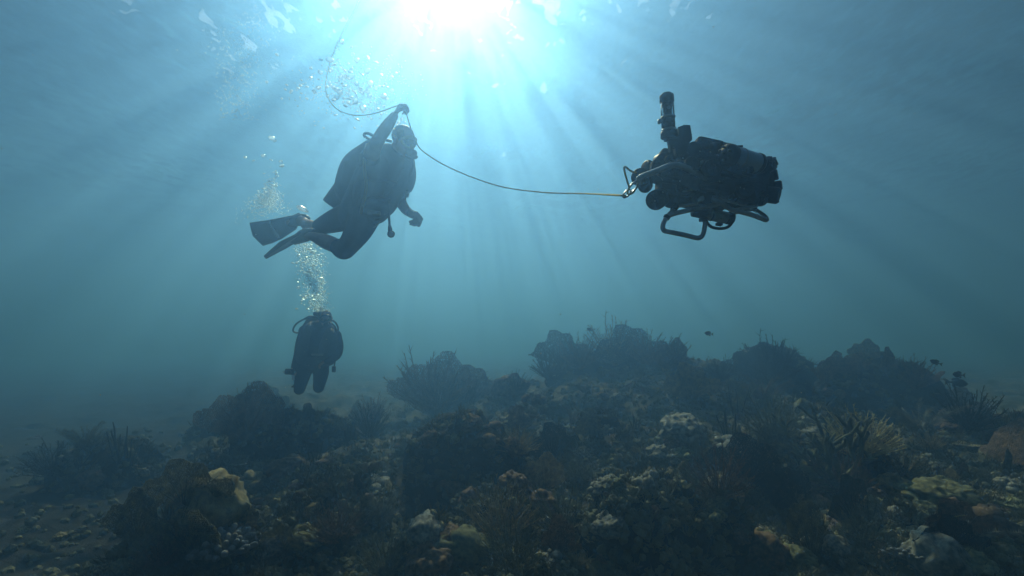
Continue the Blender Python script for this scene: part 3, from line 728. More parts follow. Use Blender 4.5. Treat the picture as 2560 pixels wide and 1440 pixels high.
def spline(pts, n=6):
    q = [np.asarray(p, float) for p in pts]; out = []
    for i in range(len(q) - 1):
        for t in np.linspace(0, 1, n, endpoint=False):
            a = q[max(i - 1, 0)]; b = q[i]; c = q[i + 1]; d = q[min(i + 2, len(q) - 1)]
            out.append(.5 * (2 * b + (c - a) * t + (2 * a - 5 * b + 4 * c - d) * t * t + (3 * b - a - 3 * c + d) * t ** 3))
    out.append(q[-1]); return out
def limb(mb, pts, n=5, seg=14):
    """limb through (point, radius) pairs, swelling and tapering smoothly"""
    q = spline([np.append(np.asarray(p, float), r) for p, r in pts], n); mb.tube([a[:3] for a in q], [a[3] for a in q], seg)
def hand(mb, wrist, knuck, palm_n, curl, s=1.0, thumb=1, spread=1.0):
    """palm from wrist to knuckles with four unequal fingers curled by `curl` and a thumb leaving its side"""
    w = np.asarray(wrist, float); k = np.asarray(knuck, float); f = (k - w); L = np.linalg.norm(f); f /= L
    nrm = np.asarray(palm_n, float); nrm = nrm - f * np.dot(nrm, f); nrm /= np.linalg.norm(nrm); side = np.cross(f, nrm)
    for j, o in enumerate((-.030, -.010, .010, .028)):
        o *= s * spread; base = k + side * o - f * abs(o) * .2
        mb.tube([w + side * o * .6, w + (base - w) * .55, base], [.015 * s, .016 * s, .0135 * s], 8)
        p = base; a = 0.0; ln = (.044, .050, .047, .036)[j] * s; pts = [p]; rr = [.0115 * s]
        for b in range(3):
            a += curl * (1, 1.15, .8)[b] * (1 + .07 * (j - 1)); d = f * math.cos(a) + nrm * math.sin(a); p = p + d * ln * (1, .68, .5)[b]; pts.append(p); rr.append((.0105, .0095, .008)[b] * s)
        mb.tube(pts, rr, 8)
    t0 = w + f * L * .3 - side * thumb * .028 * s; t1 = t0 + (f * .5 - side * thumb * .7 + nrm * .5) * .036 * s; t2 = t1 + (f * .75 + nrm * .55 + side * thumb * .15) * .034 * s; t3 = t2 + (f * .6 + nrm * .5 + side * thumb * .5) * .024 * s
    mb.tube([t0, t1, t2, t3], [.016 * s, .0135 * s, .012 * s, .0095 * s], 8)
def head(mb, c, fwd, up, s=1.0):
    """skull, jaw, nose, lips, ears and brow in one lump that the skin is grown over"""
    f = np.asarray(fwd, float); f /= np.linalg.norm(f); u = np.asarray(up, float); u = u - f * np.dot(u, f); u /= np.linalg.norm(u); r = np.cross(f, u); c = np.asarray(c, float)
    B = np.stack([r, f, u], 1)
    def b(x, y, z, a, bb, cc): mb.ball(c + (r * x + f * y + u * z) * s, np.array([a, bb, cc]) * s, B, 3)
    b(0, -.012, .03, .077, .097, .088); b(0, .02, -.035, .062, .07, .075); b(0, .05, -.085, .036, .038, .028)
    b(0, .088, -.018, .014, .022, .020); b(0, .072, .025, .05, .022, .015); b(0, .085, -.056, .024, .012, .008); b(0, .083, -.068, .02, .012, .008)
    for q in (-1, 1): b(q * .078, -.01, -.005, .008, .022, .032); b(q * .03, .082, .004, .013, .01, .010)
    return B
def plate3(name, loop, thick, m, parent, smooth=False):
    """an outlined sheet with real thickness along its own normal"""
    L = [np.asarray(p, float) for p in loop]; n = np.zeros(3); c = sum(L) / len(L)
    for i in range(len(L)): n += np.cross(L[i] - c, L[(i + 1) % len(L)] - c)
    n /= np.linalg.norm(n); return MB().prism(L, n * thick, -n * thick / 2).build(name, m, parent, smooth=smooth)

# ---- the diver holding the rope, in the upper left
D1 = 3.8
O1 = P(905, 520, D1)
def A(x, y, dd=0.0): return np.array(P(x, y, D1 + dd) - O1)
def upper_diver():
    b = MB()
    limb(b, [(A(893, 532), .135), (A(915, 490, .02), .15), (A(945, 432, .03), .165), (A(968, 398, .03), .13)], seg=18)
    limb(b, [(A(925, 400, -.12), .075), (A(968, 395, .03), .10), (A(1012, 408, .2), .075)])
    limb(b, [(A(972, 398, .03), .075), (A(993, 372, .0), .06), (A(1003, 358, -.02), .058)])
    B = head(b, A(1009, 352, -.03), A(1042, 366, -.10) - A(1009, 352, -.03), A(1003, 322, -.03) - A(1011, 356, -.03), 1.06)
    # raised near arm, elbow towards the viewer
    limb(b, [(A(926, 398, -.14), .066), (A(930, 382, -.26), .060), (A(944, 352, -.36), .050), (A(966, 318, -.30), .047), (A(985, 290, -.24), .033)])
    hand(b, A(985, 291, -.24), A(1000, 265, -.22), A(1016, 268, -.22) - A(998, 266, -.24), 1.05, 1.05, 1)
    # lowered far arm
    limb(b, [(A(1012, 408, .2), .068), (A(1018, 440, .22), .060), (A(1004, 484, .22), .050), (A(1003, 505, .21), .047), (A(1014, 524, .17), .043), (A(1031, 536, .12), .032)])
    hand(b, A(1029, 535, .12), A(1048, 541, .06), A(1042, 556, .05) - A(1046, 540, .09), .95, 1.12, -1)
    # far leg stretched back and away
    limb(b, [(A(880, 538, .10), .115), (A(838, 552, .20), .095), (A(793, 568, .36), .064), (A(775, 566, .45), .062), (A(762, 558, .60), .05), (A(754, 548, .70), .042)])
    limb(b, [(A(756, 552, .70), .044), (A(745, 550, .74), .045), (A(722, 556, .78), .03)])
    # near leg: thigh forward and down, knee bent, calf drawn back
    limb(b, [(A(908, 545, -.06), .125), (A(895, 578, -.10), .100), (A(870, 618, -.14), .070), (A(860, 626, -.14), .066), (A(842, 616, -.10), .062), (A(815, 604, -.02), .063), (A(784, 592, .06), .042), (A(770, 588, .10), .042)])
    limb(b, [(A(772, 588, .10), .044), (A(758, 590, .13), .042), (A(735, 602, .16), .028)])
    body = remesh(b, 'person', M_SKIN, loc=O1, voxel=.0065, smooth=4)
    tag(body, 'diver in a dark vest raising one arm to hold the rope, swimming upper left', 'person')
    # clothing
    b = MB()
    limb(b, [(A(892, 530), .145), (A(915, 488, .02), .156), (A(945, 432, .03), .172), (A(968, 400, .03), .14)], seg=18)
    limb(b, [(A(924, 403, -.12), .09), (A(968, 397, .03), .112), (A(1012, 408, .2), .092)])
    limb(b, [(A(925, 400, -.12), .085), (A(927, 392, -.20), .078)])
    limb(b, [(A(1012, 410, .2), .088), (A(1019, 438, .22), .078), (A(1014, 464, .22), .074)])
    remesh(b, 'shirt', M_SUIT, body, voxel=.012)
    b = MB()
    limb(b, [(A(897, 518), .148), (A(890, 536), .150)])
    limb(b, [(A(881, 538, .10), .124), (A(838, 552, .20), .104), (A(800, 567, .34), .075)])
    limb(b, [(A(908, 545, -.06), .134), (A(895, 578, -.10), .109), (A(868, 618, -.14), .081), (A(858, 626, -.14), .076), (A(846, 618, -.11), .070)])
    remesh(b, 'wetsuit_shorts', M_SUIT, body, voxel=.012)
    b = MB()      # buoyancy vest: bladder round the back, chest panels, lower pockets
    limb(b, [(A(880, 470, .12), .15), (A(902, 425, .13), .17), (A(930, 388, .13), .13)], seg=16)
    limb(b, [(A(915, 508, -.07), .115), (A(925, 460, -.09), .125), (A(940, 415, -.09), .105), (A(945, 392, -.05), .075)])
    limb(b, [(A(962, 512, .10), .10), (A(985, 460, .16), .12), (A(1000, 420, .19), .105), (A(990, 396, .16), .075)])
    limb(b, [(A(900, 520, -.06), .10), (A(935, 535, -.09), .09), (A(962, 520, .04), .075)])
    v = remesh(b, 'buoyancy_vest', M_VEST, body, voxel=.012, smooth=4)
    for a, c in (((A(905, 500, -.205)), A(975, 500, -.03)), (A(912, 452, -.225), A(990, 458, -.0))):
        m = (a + c) / 2 + np.array([0, -.06, 0]); MB().tube(spline([a, m, c], 6), .016, 6, flat=.35, ref=(0, 0, 1)).build('strap', M_RUB, v)
    MB().box(A(935, 532, -.19), (.10, .03, .035), rot_to((.25, -1, 0)), .008).build('buckle', M_STEEL, v)
    t = MB().tube([A(931, 367, .26), A(924, 380, .26), A(842, 496, .24), A(829, 514, .24), A(828.5, 514.7, .24)], [.045, .088, .088, .088, .07], 22, cap=False).build('air_tank', mat('dark tank paint', (.03, .035, .04), (.05, .055, .06), 6, .4), body)
    MB().cyl(A(931, 367, .26), A(938, 354, .26), .03, 12).build('valve', M_STEEL, t)
    MB().tube(spline([A(977, 353, .05), A(958, 348, .12), A(940, 343, .2), (A(922, 334, .24)), A(912, 334, .26), A(911, 340, .26), A(924, 349, .26)], 6), .0125, 8).build('hose', M_RUB, body)
    MB().tube(spline([A(1030, 381, -.08), A(1020, 392, -.04), A(1030, 402, .06), A(1032, 418, .14), A(1027, 436, .16)], 6), .0125, 8).build('hose', M_RUB, body)
    MB().tube(spline([A(917, 362, -.17), A(912, 385, -.23), A(911, 420, -.29), A(915, 455, -.31), A(914, 480, -.29), A(906, 515, -.24), A(902, 531, -.20)], 6), .0125, 8).build('hose', mat('yellow hose', (.30, .21, .04), (.4, .3, .07), 12, .5), body)['label'] = 'yellow hose lying along the chest'
    # hood, mask, regulator
    c = A(1009, 352, -.03); f, u, r = B[:, 1], B[:, 2], B[:, 0]
    h = MB(); h.ball(c + u * .034 - f * .018, (.086, .104, .090), B, 3)
    hd = remesh(h, 'swim_cap', mat('patchy yellow cap', (.05, .045, .02), (.34, .29, .10), 14, .45, bump=.3, bscale=30), body, voxel=.008, smooth=2)
    mk = MB(); mk.tube([c + f * .088 + u * .012 + r * .075 * math.cos(a) + u * .042 * math.sin(a) - f * .03 * math.cos(a) ** 2 for a in np.linspace(0, 2 * math.pi, 25)], .013, 8, cap=False)
    mk.ball(c + f * .106 - u * .02, (.02, .022, .026), B, 2)
    mo = mk.build('mask', M_YEL, body)
    gl = MB(); gl.ball(c + f * .086 + u * .012, (.066, .022, .038), B, 3); gl.build('lens', M_GLASS, mo)
    MB().tube([c + u * (.02 + .03 * math.sin(a / 2) ** 2) + r * .092 * math.cos(a) - f * (.112 * math.sin(a) + .0) for a in np.linspace(0, math.pi, 15)], .011, 6, flat=.4, ref=u).build('mask_strap', M_YEL, mo)
    rg = MB(); rg.cyl(c + f * .085 - u * .062, c + f * .15 - u * .07, .036, 16); rg.tube([c + f * .125 - u * .09 - r * .055, c + f * .135 - u * .10, c + f * .125 - u * .09 + r * .055], [.014, .022, .014], 8); rg.build('regulator', M_RUB, body)
    # fins
    p = MB(); limb(p, [(A(762, 549, .71), .055), (A(748, 550, .75), .062), (A(728, 556, .79), .045)]); fo = remesh(p, 'fin', M_FIN, body, voxel=.009)
    plate3('blade', [A(748, 532, .76), A(722, 543, .79), A(684, 548, .80), A(625, 557, .83), A(629, 576, .83), A(633, 590, .83), A(645, 602, .83), A(657, 614, .83), A(680, 608, .82), A(702, 597, .80), A(722, 584, .79), A(742, 570, .76)], .016, M_FIN, fo)
    plate3('fin_stripe', [A(670, 552, .795), A(674, 551, .795), A(699, 593, .795), A(694, 596, .795)], .012, M_STRIPE, fo)
    MB().tube([A(630, 560, .825), A(684, 550, .79), A(735, 540, .75)], .011, 6).build('rail', M_FIN, fo); MB().tube([A(659, 612, .82), A(702, 596, .79), A(738, 572, .75)], .011, 6).build('rail', M_FIN, fo)
    MB().cyl(A(640, 586, .82), A(640, 586, .805), .008, 10).build('emblem', M_STRIPE, fo)
    p = MB(); limb(p, [(A(778, 584, .10), .052), (A(760, 589, .13), .058), (A(738, 601, .16), .04)]); fo = remesh(p, 'fin', M_FIN, body, voxel=.009)
    plate3('blade', [A(752, 581, .03), A(752, 596, .24), A(715, 617, .28), A(664, 644, .30), A(661, 641, .12), A(700, 606, .04)], .016, M_FIN, fo)
    MB().tube([A(750, 584, .04), A(705, 607, .06), A(663, 641, .13)], .011, 6).build('rail', M_FIN, fo); MB().tube([A(752, 597, .23), A(712, 620, .27), A(666, 644, .29)], .011, 6).build('rail', M_FIN, fo)
    # gauge, octopus strap, knife, wrist computer, glove
    MB().tube(spline([A(969, 503, -.02), A(971, 525, -.04), A(973, 550, -.05), A(974, 570, -.05)], 4), .010, 7).build('gauge_hose', M_RUB, body)
    g = MB(); g.tube([A(974, 566, -.05), A(975, 575, -.05)], [.014, .02], 8); g.cyl(A(978, 585, -.03), A(977, 585, -.085), .030, 20); go = g.build('pressure_gauge', M_RUB, body)
    MB().cyl(A(978.2, 585, -.083), A(978.2, 585, -.092), .023, 18).build('dial', mat('dial face', (.4, .42, .42), None, 5, .2), go)
    plate3('dangling_clip', [A(958, 533, -.1), A(963, 536, -.1), A(946, 561, -.1), A(933, 571, -.1), (A(940, 557, -.1))], .012, M_STEEL, body)
    MB().tube(spline([A(928, 540, -.18), A(935, 549, -.17), A(943, 550, -.15), A(951, 545, -.12)], 4), .007, 6).build('strap', M_RUB, body)
    w = MB(); w.cyl(A(1004, 484, .165), A(1024, 488, .17), .001 + .03, 14); MB().box(A(1017, 486, .15), (.035, .03, .05), rot_to((.3, -.6, .5)), .006).build('wrist_computer', mat('grey plastic', (.25, .27, .28), (.4, .42, .43), 9, .3), body)
    b = MB(); limb(b, [(A(1026, 533, .13), .037), (A(1033, 537, .11), .036)])
    hand(b, A(1030, 535, .12), A(1049, 541, .06), A(1042, 556, .05) - A(1046, 540, .09), .95, 1.32, -1)
    remesh(b, 'glove', M_RUB, body, voxel=.007, smooth=2)
    return body
upper_diver()

# ---- the diver hanging upright further off, under the bubble column
D2 = 6.5
O2 = P(795, 890, D2)
def Bp(x, y, dd=0.0): return np.array(P(620 + x / 4.8, 720 + y / 4.8, D2 + dd) - O2)
def lower_diver():
    b = MB()
    limb(b, [(Bp(790, 900), .13), (Bp(800, 760), .145), (Bp(845, 600), .165), (Bp(890, 490), .12)], seg=18)
    limb(b, [(Bp(680, 510, .03), .075), (Bp(880, 480, .02), .10), (Bp(1050, 570, .02), .075)])
    limb(b, [(Bp(890, 480), .07), (Bp(915, 420, -.03), .062), (Bp(925, 380, -.04), .06)])
    H = Bp(930, 368, -.05); B = head(b, H, (.32, -1, -.18), (-.25, -.1, 1), 1.08)
    limb(b, [(Bp(1050, 570, .02), .07), (Bp(1088, 690, .0), .058), (Bp(1075, 800, -.08), .048), (Bp(1000, 860, -.16), .042), (Bp(930, 885, -.19), .033)])
    hand(b, Bp(930, 885, -.19), Bp(880, 895, -.2), (0, .3, -1), .6, 1.0, 1)
    limb(b, [(Bp(680, 520, .03), .07), (Bp(628, 660, .06), .058), (Bp(600, 800, .02), .05), (Bp(570, 900, -.04), .042), (Bp(545, 960, -.06), .033)])
    hand(b, Bp(545, 960, -.06), Bp(520, 1010, -.08), (.6, -.2, -.5), .9, 1.0, -1)
    for x0, x1, xk, yk, xa in ((720, 665, 620, 1200, 600), (860, 875, 850, 1180, 830)):
        limb(b, [(Bp(x0, 900, 0), .115), (Bp(x1, 1020, -.01), .10), (Bp(xk, yk, .0), .072), (Bp(xk - 4, yk + 12, .05), .068), (Bp(xk - 6, yk - 20, .20), .064), (Bp(xa, yk - 70, .42), .042)])
        limb(b, [(Bp(xa, yk - 70, .42), .043), (Bp(xa, yk - 40, .5), .04), (Bp(xa, yk - 10, .56), .028)])
    body = remesh(b, 'person', M_SKIN, loc=O2, voxel=.0095, smooth=5)
    tag(body, 'hazy diver in black hanging upright with bent knees below the bubble column', 'person')
    b = MB()
    limb(b, [(Bp(790, 900), .14), (Bp(800, 760), .155), (Bp(845, 600), .175), (Bp(890, 490), .13)], seg=18)
    limb(b, [(Bp(680, 515, .03), .086), (Bp(880, 480, .02), .11), (Bp(1050, 572, .02), .086)])
    limb(b, [(Bp(890, 480), .08), (Bp(912, 430, -.03), .071)])
    limb(b, [(Bp(1050, 570, .02), .079), (Bp(1088, 690, .0), .067), (Bp(1075, 800, -.08), .057), (Bp(1000, 860, -.16), .051), (Bp(940, 884, -.19), .041)])
    limb(b, [(Bp(680, 520, .03), .079), (Bp(628, 660, .06), .067), (Bp(600, 800, .02), .058), (Bp(570, 900, -.04), .05), (Bp(548, 955, -.06), .041)])
    for x0, x1, xk, yk, xa in ((720, 665, 620, 1200, 600), (860, 875, 850, 1180, 830)):
        limb(b, [(Bp(x0, 900, 0), .124), (Bp(x1, 1020, -.01), .109), (Bp(xk, yk, .0), .08), (Bp(xk - 4, yk + 12, .05), .076), (Bp(xk - 6, yk - 20, .20), .072), (Bp(xa, yk - 70, .40), .05)])
    remesh(b, 'wetsuit', M_SUIT, body, voxel=.012)
    b = MB()
    limb(b, [(Bp(680, 830, -.04), .10), (Bp(715, 660, -.06), .13), (Bp(740, 520, -.05), .11), (Bp(770, 450, .03), .07)])
    limb(b, [(Bp(930, 850, -.06), .10), (Bp(965, 700, -.08), .13), (Bp(985, 580, -.06), .10), (Bp(960, 500, .03), .07)])
    limb(b, [(Bp(690, 830, .12), .13), (Bp(730, 600, .15), .16), (Bp(770, 450, .14), .12)]); limb(b, [(Bp(960, 840, .12), .12), (Bp(980, 640, .14), .13)])
    limb(b, [(Bp(650, 850, -.02), .09), (Bp(800, 880, -.11), .08), (Bp(970, 860, -.04), .085)])
    v = remesh(b, 'buoyancy_vest', M_VEST, body, voxel=.012, smooth=4)
    MB().box(Bp(830, 800, -.21), (.16, .03, .03), rot_to((.1, -1, 0)), .008).build('buckle', mat('dull grey buckle', (.2, .21, .21), (.3, .3, .3), 9, .5), v)
    t = MB().tube([Bp(830, 330, .22), Bp(826, 370, .24), Bp(790, 860, .27), Bp(789, 900, .27)], [.04, .088, .088, .07], 20, cap=False).build('air_tank', bpy.data.materials['dark tank paint'], body)
    q = MB(); q.cyl(Bp(832, 335, .22), Bp(842, 262, .2), .028, 12); q.cyl(Bp(790, 312, .2), Bp(840, 300, .2), .03, 12); q.build('valve', M_RUB, t)
    for pts in ([(820, 350, .18), (740, 340, .1), (665, 378, .02), (580, 430, -.02), (540, 500, -.03), (560, 532, -.03), (615, 540, -.02)], [(850, 345, .18), (760, 352, .12), (680, 375, .06)], [(1010, 385, -.1), (1052, 420, -.1), (1078, 470, -.08), (1080, 520, -.06)], [(985, 420, -.12), (1020, 440, -.12), (1050, 480, -.12), (1045, 530, -.12)]):
        MB().tube(spline([Bp(*p) for p in pts], 5), .0125, 7).build('hose', M_RUB, body)
    f, u, r = B[:, 1], B[:, 2], B[:, 0]
    h = MB(); h.ball(H + u * .034 - f * .018, (.089, .108, .094), B, 3); h.ball(H - u * .05 - f * .03, (.075, .075, .085), B, 3); remesh(h, 'hood', M_SUIT, body, voxel=.01, smooth=2)
    mk = MB(); mk.tube([H + f * .09 + u * .012 + r * .075 * math.cos(a) + u * .045 * math.sin(a) - f * .03 * math.cos(a) ** 2 for a in np.linspace(0, 2 * math.pi, 25)], .013, 8, cap=False); mk.ball(H + f * .106 - u * .02, (.02, .022, .026), B, 2)
    mo = mk.build('mask', M_RUB, body); MB().ball(H + f * .088 + u * .012, (.066, .022, .04), B, 3).build('lens', M_GLASS, mo)
    rg = MB(); rg.cyl(H + f * .085 - u * .065, H + f * .15 - u * .072, .036, 16); rg.tube([H + f * .125 - u * .09 - r * .055, H + f * .135 - u * .10, H + f * .125 - u * .09 + r * .055], [.014, .022, .014], 8); rg.build('regulator', M_RUB, body)
    MB().tube(spline([Bp(1045, 800, -.15), Bp(1046, 870, -.17), Bp(1036, 930, -.17)], 5), .010, 7).build('gauge_hose', M_RUB, body)
    MB().box(Bp(1030, 975, -.17), (.055, .03, .085), None, .012).build('pressure_gauge', M_RUB, body)
    c = MB(); c.box(Bp(500, 1005, -.12), (.11, .08, .09), rot_to((-.5, -.8, .1)), .012); c.cyl(Bp(495, 1008, -.16), Bp(480, 1012, -.22), .03, 14); co = c.build('underwater_camera', M_RUB)
    co.location = O2; tag(co, 'small dark camera held in the hand of the hanging diver', 'camera')
    l = MB(); l.tube([Bp(480, 990, -.12), Bp(420, 1012, -.1)], [.012, .006], 6); lo = l.build('handle', M_STEEL, co)
    for xa, yk, lab in ((600, 1130, 0), (830, 1110, 0)):
        p = MB(); limb(p, [(Bp(xa, yk - 10, .42), .05), (Bp(xa, yk + 20, .52), .056), (Bp(xa, yk + 45, .58), .04)]); fo = remesh(p, 'fin', M_FIN, body, voxel=.01)
        x2 = -40 if xa < 700 else -10
        plate3('blade', [Bp(xa - 28, yk + 10, .50), Bp(xa + 28, yk + 10, .50), Bp(xa + 46 + x2, yk + 60, 1.0), Bp(xa - 46 + x2, yk + 60, 1.0)], .014, M_FIN, fo)
    plate3('pale_fin_tip', [Bp(528, 1040, .5), Bp(556, 1032, .5), Bp(556, 1090, .5), Bp(535, 1112, .5)], .012, M_STRIPE, body)
lower_diver()
# ---- END DIVERS

# ------------------------------------------------------------------ the underwater robot
D3 = 1.38                      # where the robot hangs
DL = 2.3                       # its parts are drawn at this size, then brought to real size
O3 = P(1760, 450, DL)
ZU = 1 / (F / DL * 3.273)          # metres per unit of the layout sketch below
def Q(x, y, dd=0.0): return np.array(P(1500 + x / 3.273, 200 + y / 3.273, DL + dd) - O3)
M_BLK = mat("black robot plastic", (.004, .005, .007), (.010, .012, .015), 18, .5, bump=.15, spec=.18)
M_FOAM = mat("black foam block", (.004, .005, .007), (.011, .013, .016), 30, .8, bump=.5, bscale=90, spec=.12)
M_ALU = mat('anodised blue silver tube', (.20, .27, .33), (.34, .42, .48), 6, .42, .6)
M_PIPE = mat('grey metal pipe', (.26, .27, .27), (.42, .43, .43), 14, .38, .85)
M_LAB = mat('pale label', (.22, .24, .22), (.42, .44, .40), 26, .6)
M_ACR = bpy.data.materials.new('clear acrylic tube'); M_ACR.use_nodes = True; glassy(M_ACR, (.90, .95, .97), .15, .2)
def robot():
    rt = empty('underwater_robot', P(1760, 450, D3)); rt.scale = (D3 / DL,) * 3
    tag(rt, 'black underwater robot with a clear camera tube on a mast and tubular skids', 'robot')
    B = lambda mb, n, m, p=rt, smooth=True: mb.build(n, m, p, smooth=smooth)
    ax = (Q(1300, 690, .05) - Q(600, 590, -.02)); ax /= np.linalg.norm(ax)     # long axis: falls to the right
    # hull: foam blocks, rounded and merged, hiding the frame
    h = MB()
    for x, y, d, sx, sy, sz in ((560, 690, .10, 110, 110, 150), (690, 640, .12, 140, 100, 190), (850, 600, .14, 130, 90, 210), (960, 640, .16, 120, 100, 220), (500, 760, .06, 120, 80, 150), (640, 800, .08, 170, 120, 190),
                             (820, 780, .10, 190, 160, 230), (1000, 780, .12, 190, 150, 240), (1160, 820, .14, 180, 140, 230), (1270, 880, .15, 110, 130, 200), (700, 930, .08, 160, 95, 190), (900, 930, .10, 200, 100, 220), (1100, 950, .13, 190, 95, 220), (1250, 980, .15, 80, 60, 160), (580, 880, .08, 120, 90, 150)):
        rr = rot_to((.18, -.93, .12)) if False else np.array(Matrix.Rotation(R(13), 3, 'Y'))
        h.box(Q(x, y, d * 1.2), np.array([sx * 1.85, sz * 1.4, sy * 1.85]) * ZU, rr, .018)
    hull = remesh(h, 'hull', M_FOAM, rt, voxel=.0075, smooth=3)
    # seams, bolts and cable runs on the hull so it reads as machinery
    for x, y, d in ((640, 700, -.03), (820, 585, -.02), (905, 590, -.02), (680, 640, -.03), (570, 655, -.02), (980, 830, -.07), (1180, 890, -.06), (515, 920, -.04), (655, 830, -.05), (1150, 880, -.05), (800, 1005, -.05), (450, 990, -.05)):
        MB().cyl(Q(x, y, d - .04), Q(x - 2, y - 3, d - .068), .0032, 8).build('bolt', M_PIPE, hull)
    for pts in ([(560, 650, -.07), (680, 690, -.09), (800, 650, -.08), (930, 690, -.10)], [(480, 780, -.05), (620, 850, -.09), (780, 870, -.10), (1000, 840, -.11), (1200, 900, -.07)], [(700, 960, -.08), (900, 900, -.11), (1120, 960, -.08)], [(1010, 740, -.09), (1090, 760, -.1), (1230, 800, -.07)]):
        B(MB().tube(spline([Q(*p) for p in pts], 6), .0055, 7), 'cable', M_RUB)
    def pod(x, y, d, r, L, name='thruster', dirv=(-.5, -1, -.25), lens=True):
        c = Q(x, y, d); dv = np.array(dirv, float); dv /= np.linalg.norm(dv); r *= ZU; L *= ZU
        m = MB(); m.tube([c + dv * L * .5, c + dv * L * .5, c + dv * L * .42, c - dv * L * .4, c - dv * L * .5, c - dv * L * .55], [r * .78, r * .93, r, r, r * .8, r * .3], 24, cap=False)
        o = B(m, name, M_BLK)
        if lens:
            hb = MB().ball(c + dv * L * .45, (r * .32, r * .32, r * .3), rot_to(dv), 2)
            for k in range(4):
                a = k * math.pi / 2 + .4; M = rot_to(dv); u = M[:, 0] * math.cos(a) + M[:, 1] * math.sin(a); w = M[:, 0] * -math.sin(a) + M[:, 1] * math.cos(a)
                hb.prism([c + dv * L * .5 + u * r * .25 - w * r * .1, c + dv * L * .5 + u * r * .25 + w * r * .18, c + dv * L * .46 + u * r * .76 + w * r * .26, c + dv * L * .5 + u * r * .76 - w * r * .15], dv * .004)
            hb.build('propeller', M_RUB, o)
        return o
    pod(338, 800, .02, 74, 120); pod(372, 862, .05, 58, 90, dirv=(-.4, -1, -.5), lens=False, name='float'); pod(425, 730, .12, 62, 150, dirv=(-.9, -.6, .1), lens=False, name='float')
    pod(470, 975, .02, 82, 150, dirv=(-.55, -.9, -.45)); pod(575, 975, .08, 66, 150, dirv=(-.3, -1, -.5), lens=False, name='float')
    pod(1345, 715, .10, 66, 150, dirv=(.5, -.8, .3)); pod(1385, 790, .14, 46, 130, dirv=(.8, -.6, .1), lens=False, name='float'); pod(1425, 872, .14, 44, 110, dirv=(.9, -.5, .05)); pod(1395, 940, .10, 70, 130, dirv=(.75, -.6, -.35), lens=False, name='float')
    pod(1290, 960, .10, 70, 120, dirv=(.3, -1, -.5)); pod(860, 565, .10, 58, 120, dirv=(-.1, -1, .3), lens=False, name='float'); pod(1385, 690, .16, 40, 120, dirv=(.7, -.7, .3), lens=False, name='float')
    pod(650, 600, .12, 56, 120, dirv=(-.3, -1, .2), lens=False, name='float'); pod(540, 640, .10, 50, 110, dirv=(-.5, -.9, .2), lens=False, name='float')
    for x, y, d, r in ((500, 655, .06, 55), (765, 575, .06, 58), (930, 560, .07, 50), (1185, 905, -.06, 58), (830, 955, -.05, 66), (1035, 890, -.09, 66), (690, 880, -.08, 62), (740, 700, -.09, 60), (905, 720, -.11, 64), (560, 780, -.05, 56), (1200, 960, .0, 52)):
        pod(x, y, d, r, 110, dirv=(U(-.4, .3), -1, U(-.5, .1)), lens=U(0, 1) < .35, name='float')
    for k in range(26):
        x, y = U(520, 1300), U(640, 980); c = Q(x, y, -.10 + .00006 * abs(x - 900)); M3 = np.array(Matrix.Rotation(U(-.6, .6), 3, 'Y'))
        m = MB()
        if k % 2: m.box(c, (U(.018, .05), .035, U(.012, .03)), M3, .004)
        else: m.cyl(c + np.array([-.02, 0, .004]), c + np.array([.02, -.012, -.006]), U(.007, .015), 12)
        B(m, 'fitting', (M_BLK, M_RUB, M_BLK, M_PIPE)[k % 4 if k % 3 == 0 else 0])
    # electronics housing with its black end cap, upper right
    a, b = Q(1035, 608, -.10), Q(1300, 690, -.02); d = (b - a) / np.linalg.norm(b - a)
    B(MB().cyl(a + d * .045, b, 80 * ZU, 32, bev=.05), 'housing', M_ALU)
    e = B(MB().cyl(a - d * .012, a + d * .047, 84 * ZU, 32, bev=.2), 'end_cap', M_BLK)
    M = rot_to(-d)
    for k in range(9):
        an = k * 2 * math.pi / 8; p = a - d * .013 + (0 if k == 8 else .034) * (M[:, 0] * math.cos(an) + M[:, 1] * math.sin(an)); MB().cyl(p, p - d * (.008 if k % 2 else .013), .0055, 10).build('plug', M_PIPE if k % 3 == 0 else M_RUB, e)
    for t in (.40, .93):
        p = a + (b - a) * t; B(MB().cyl(p - d * (.006 if t < .5 else .011), p + d * (.006 if t < .5 else .011), 85 * ZU, 32, bev=.06), 'strap', M_RUB if t > .5 else M_PIPE)
    B(MB().cyl(b, b + d * .03, 70 * ZU, 28), 'end_cap', M_BLK)
    B(MB().box(Q(1130, 548, -.09), (.042, .02, .012), np.array(Matrix.Rotation(R(-5), 3, 'Y')), .004), 'latch', M_BLK); B(MB().cyl(Q(1240, 620, -.06), Q(1243, 606, -.06), .006, 8), 'latch', M_BLK)
    # mast with the clear camera tube
    a, b = Q(545, 128, 0), Q(563, 440, 0); d = (b - a) / np.linalg.norm(b - a); L = np.linalg.norm(b - a)
    B(MB().tube([a + d * .03, b - d * .02], 54 * ZU, 32, cap=False), 'camera_tube', M_ACR)
    m = MB(); m.cyl(a - d * .004, a + d * .038, 57 * ZU, 32); m.cyl(a - d * .012, a, 40 * ZU, 24); B(m, 'end_cap', M_BLK)
    m = MB(); m.cyl(a + d * .052, a + d * .085, 34 * ZU, 20); m.box(a + d * L * .47, (.036, .034, .10), np.array(Matrix.Rotation(R(3), 3, 'Y')), .004); m.cyl(a + d * L * .26, a + d * L * .30, 42 * ZU, 20); m.cyl(a + d * .036, a + d * .052, 46 * ZU, 20); m.cyl(a + d * L * .68, a + d * L * .9, 36 * ZU, 20)
    B(m, 'camera_module', M_BLK)
    for t, y in ((.17, -.024), (.36, -.02)): B(MB().cyl(a + d * L * t + np.array([0, y + .006, 0]), a + d * L * t + np.array([0.0, y - .004, 0]), .0095, 14), 'lens', M_STEEL)
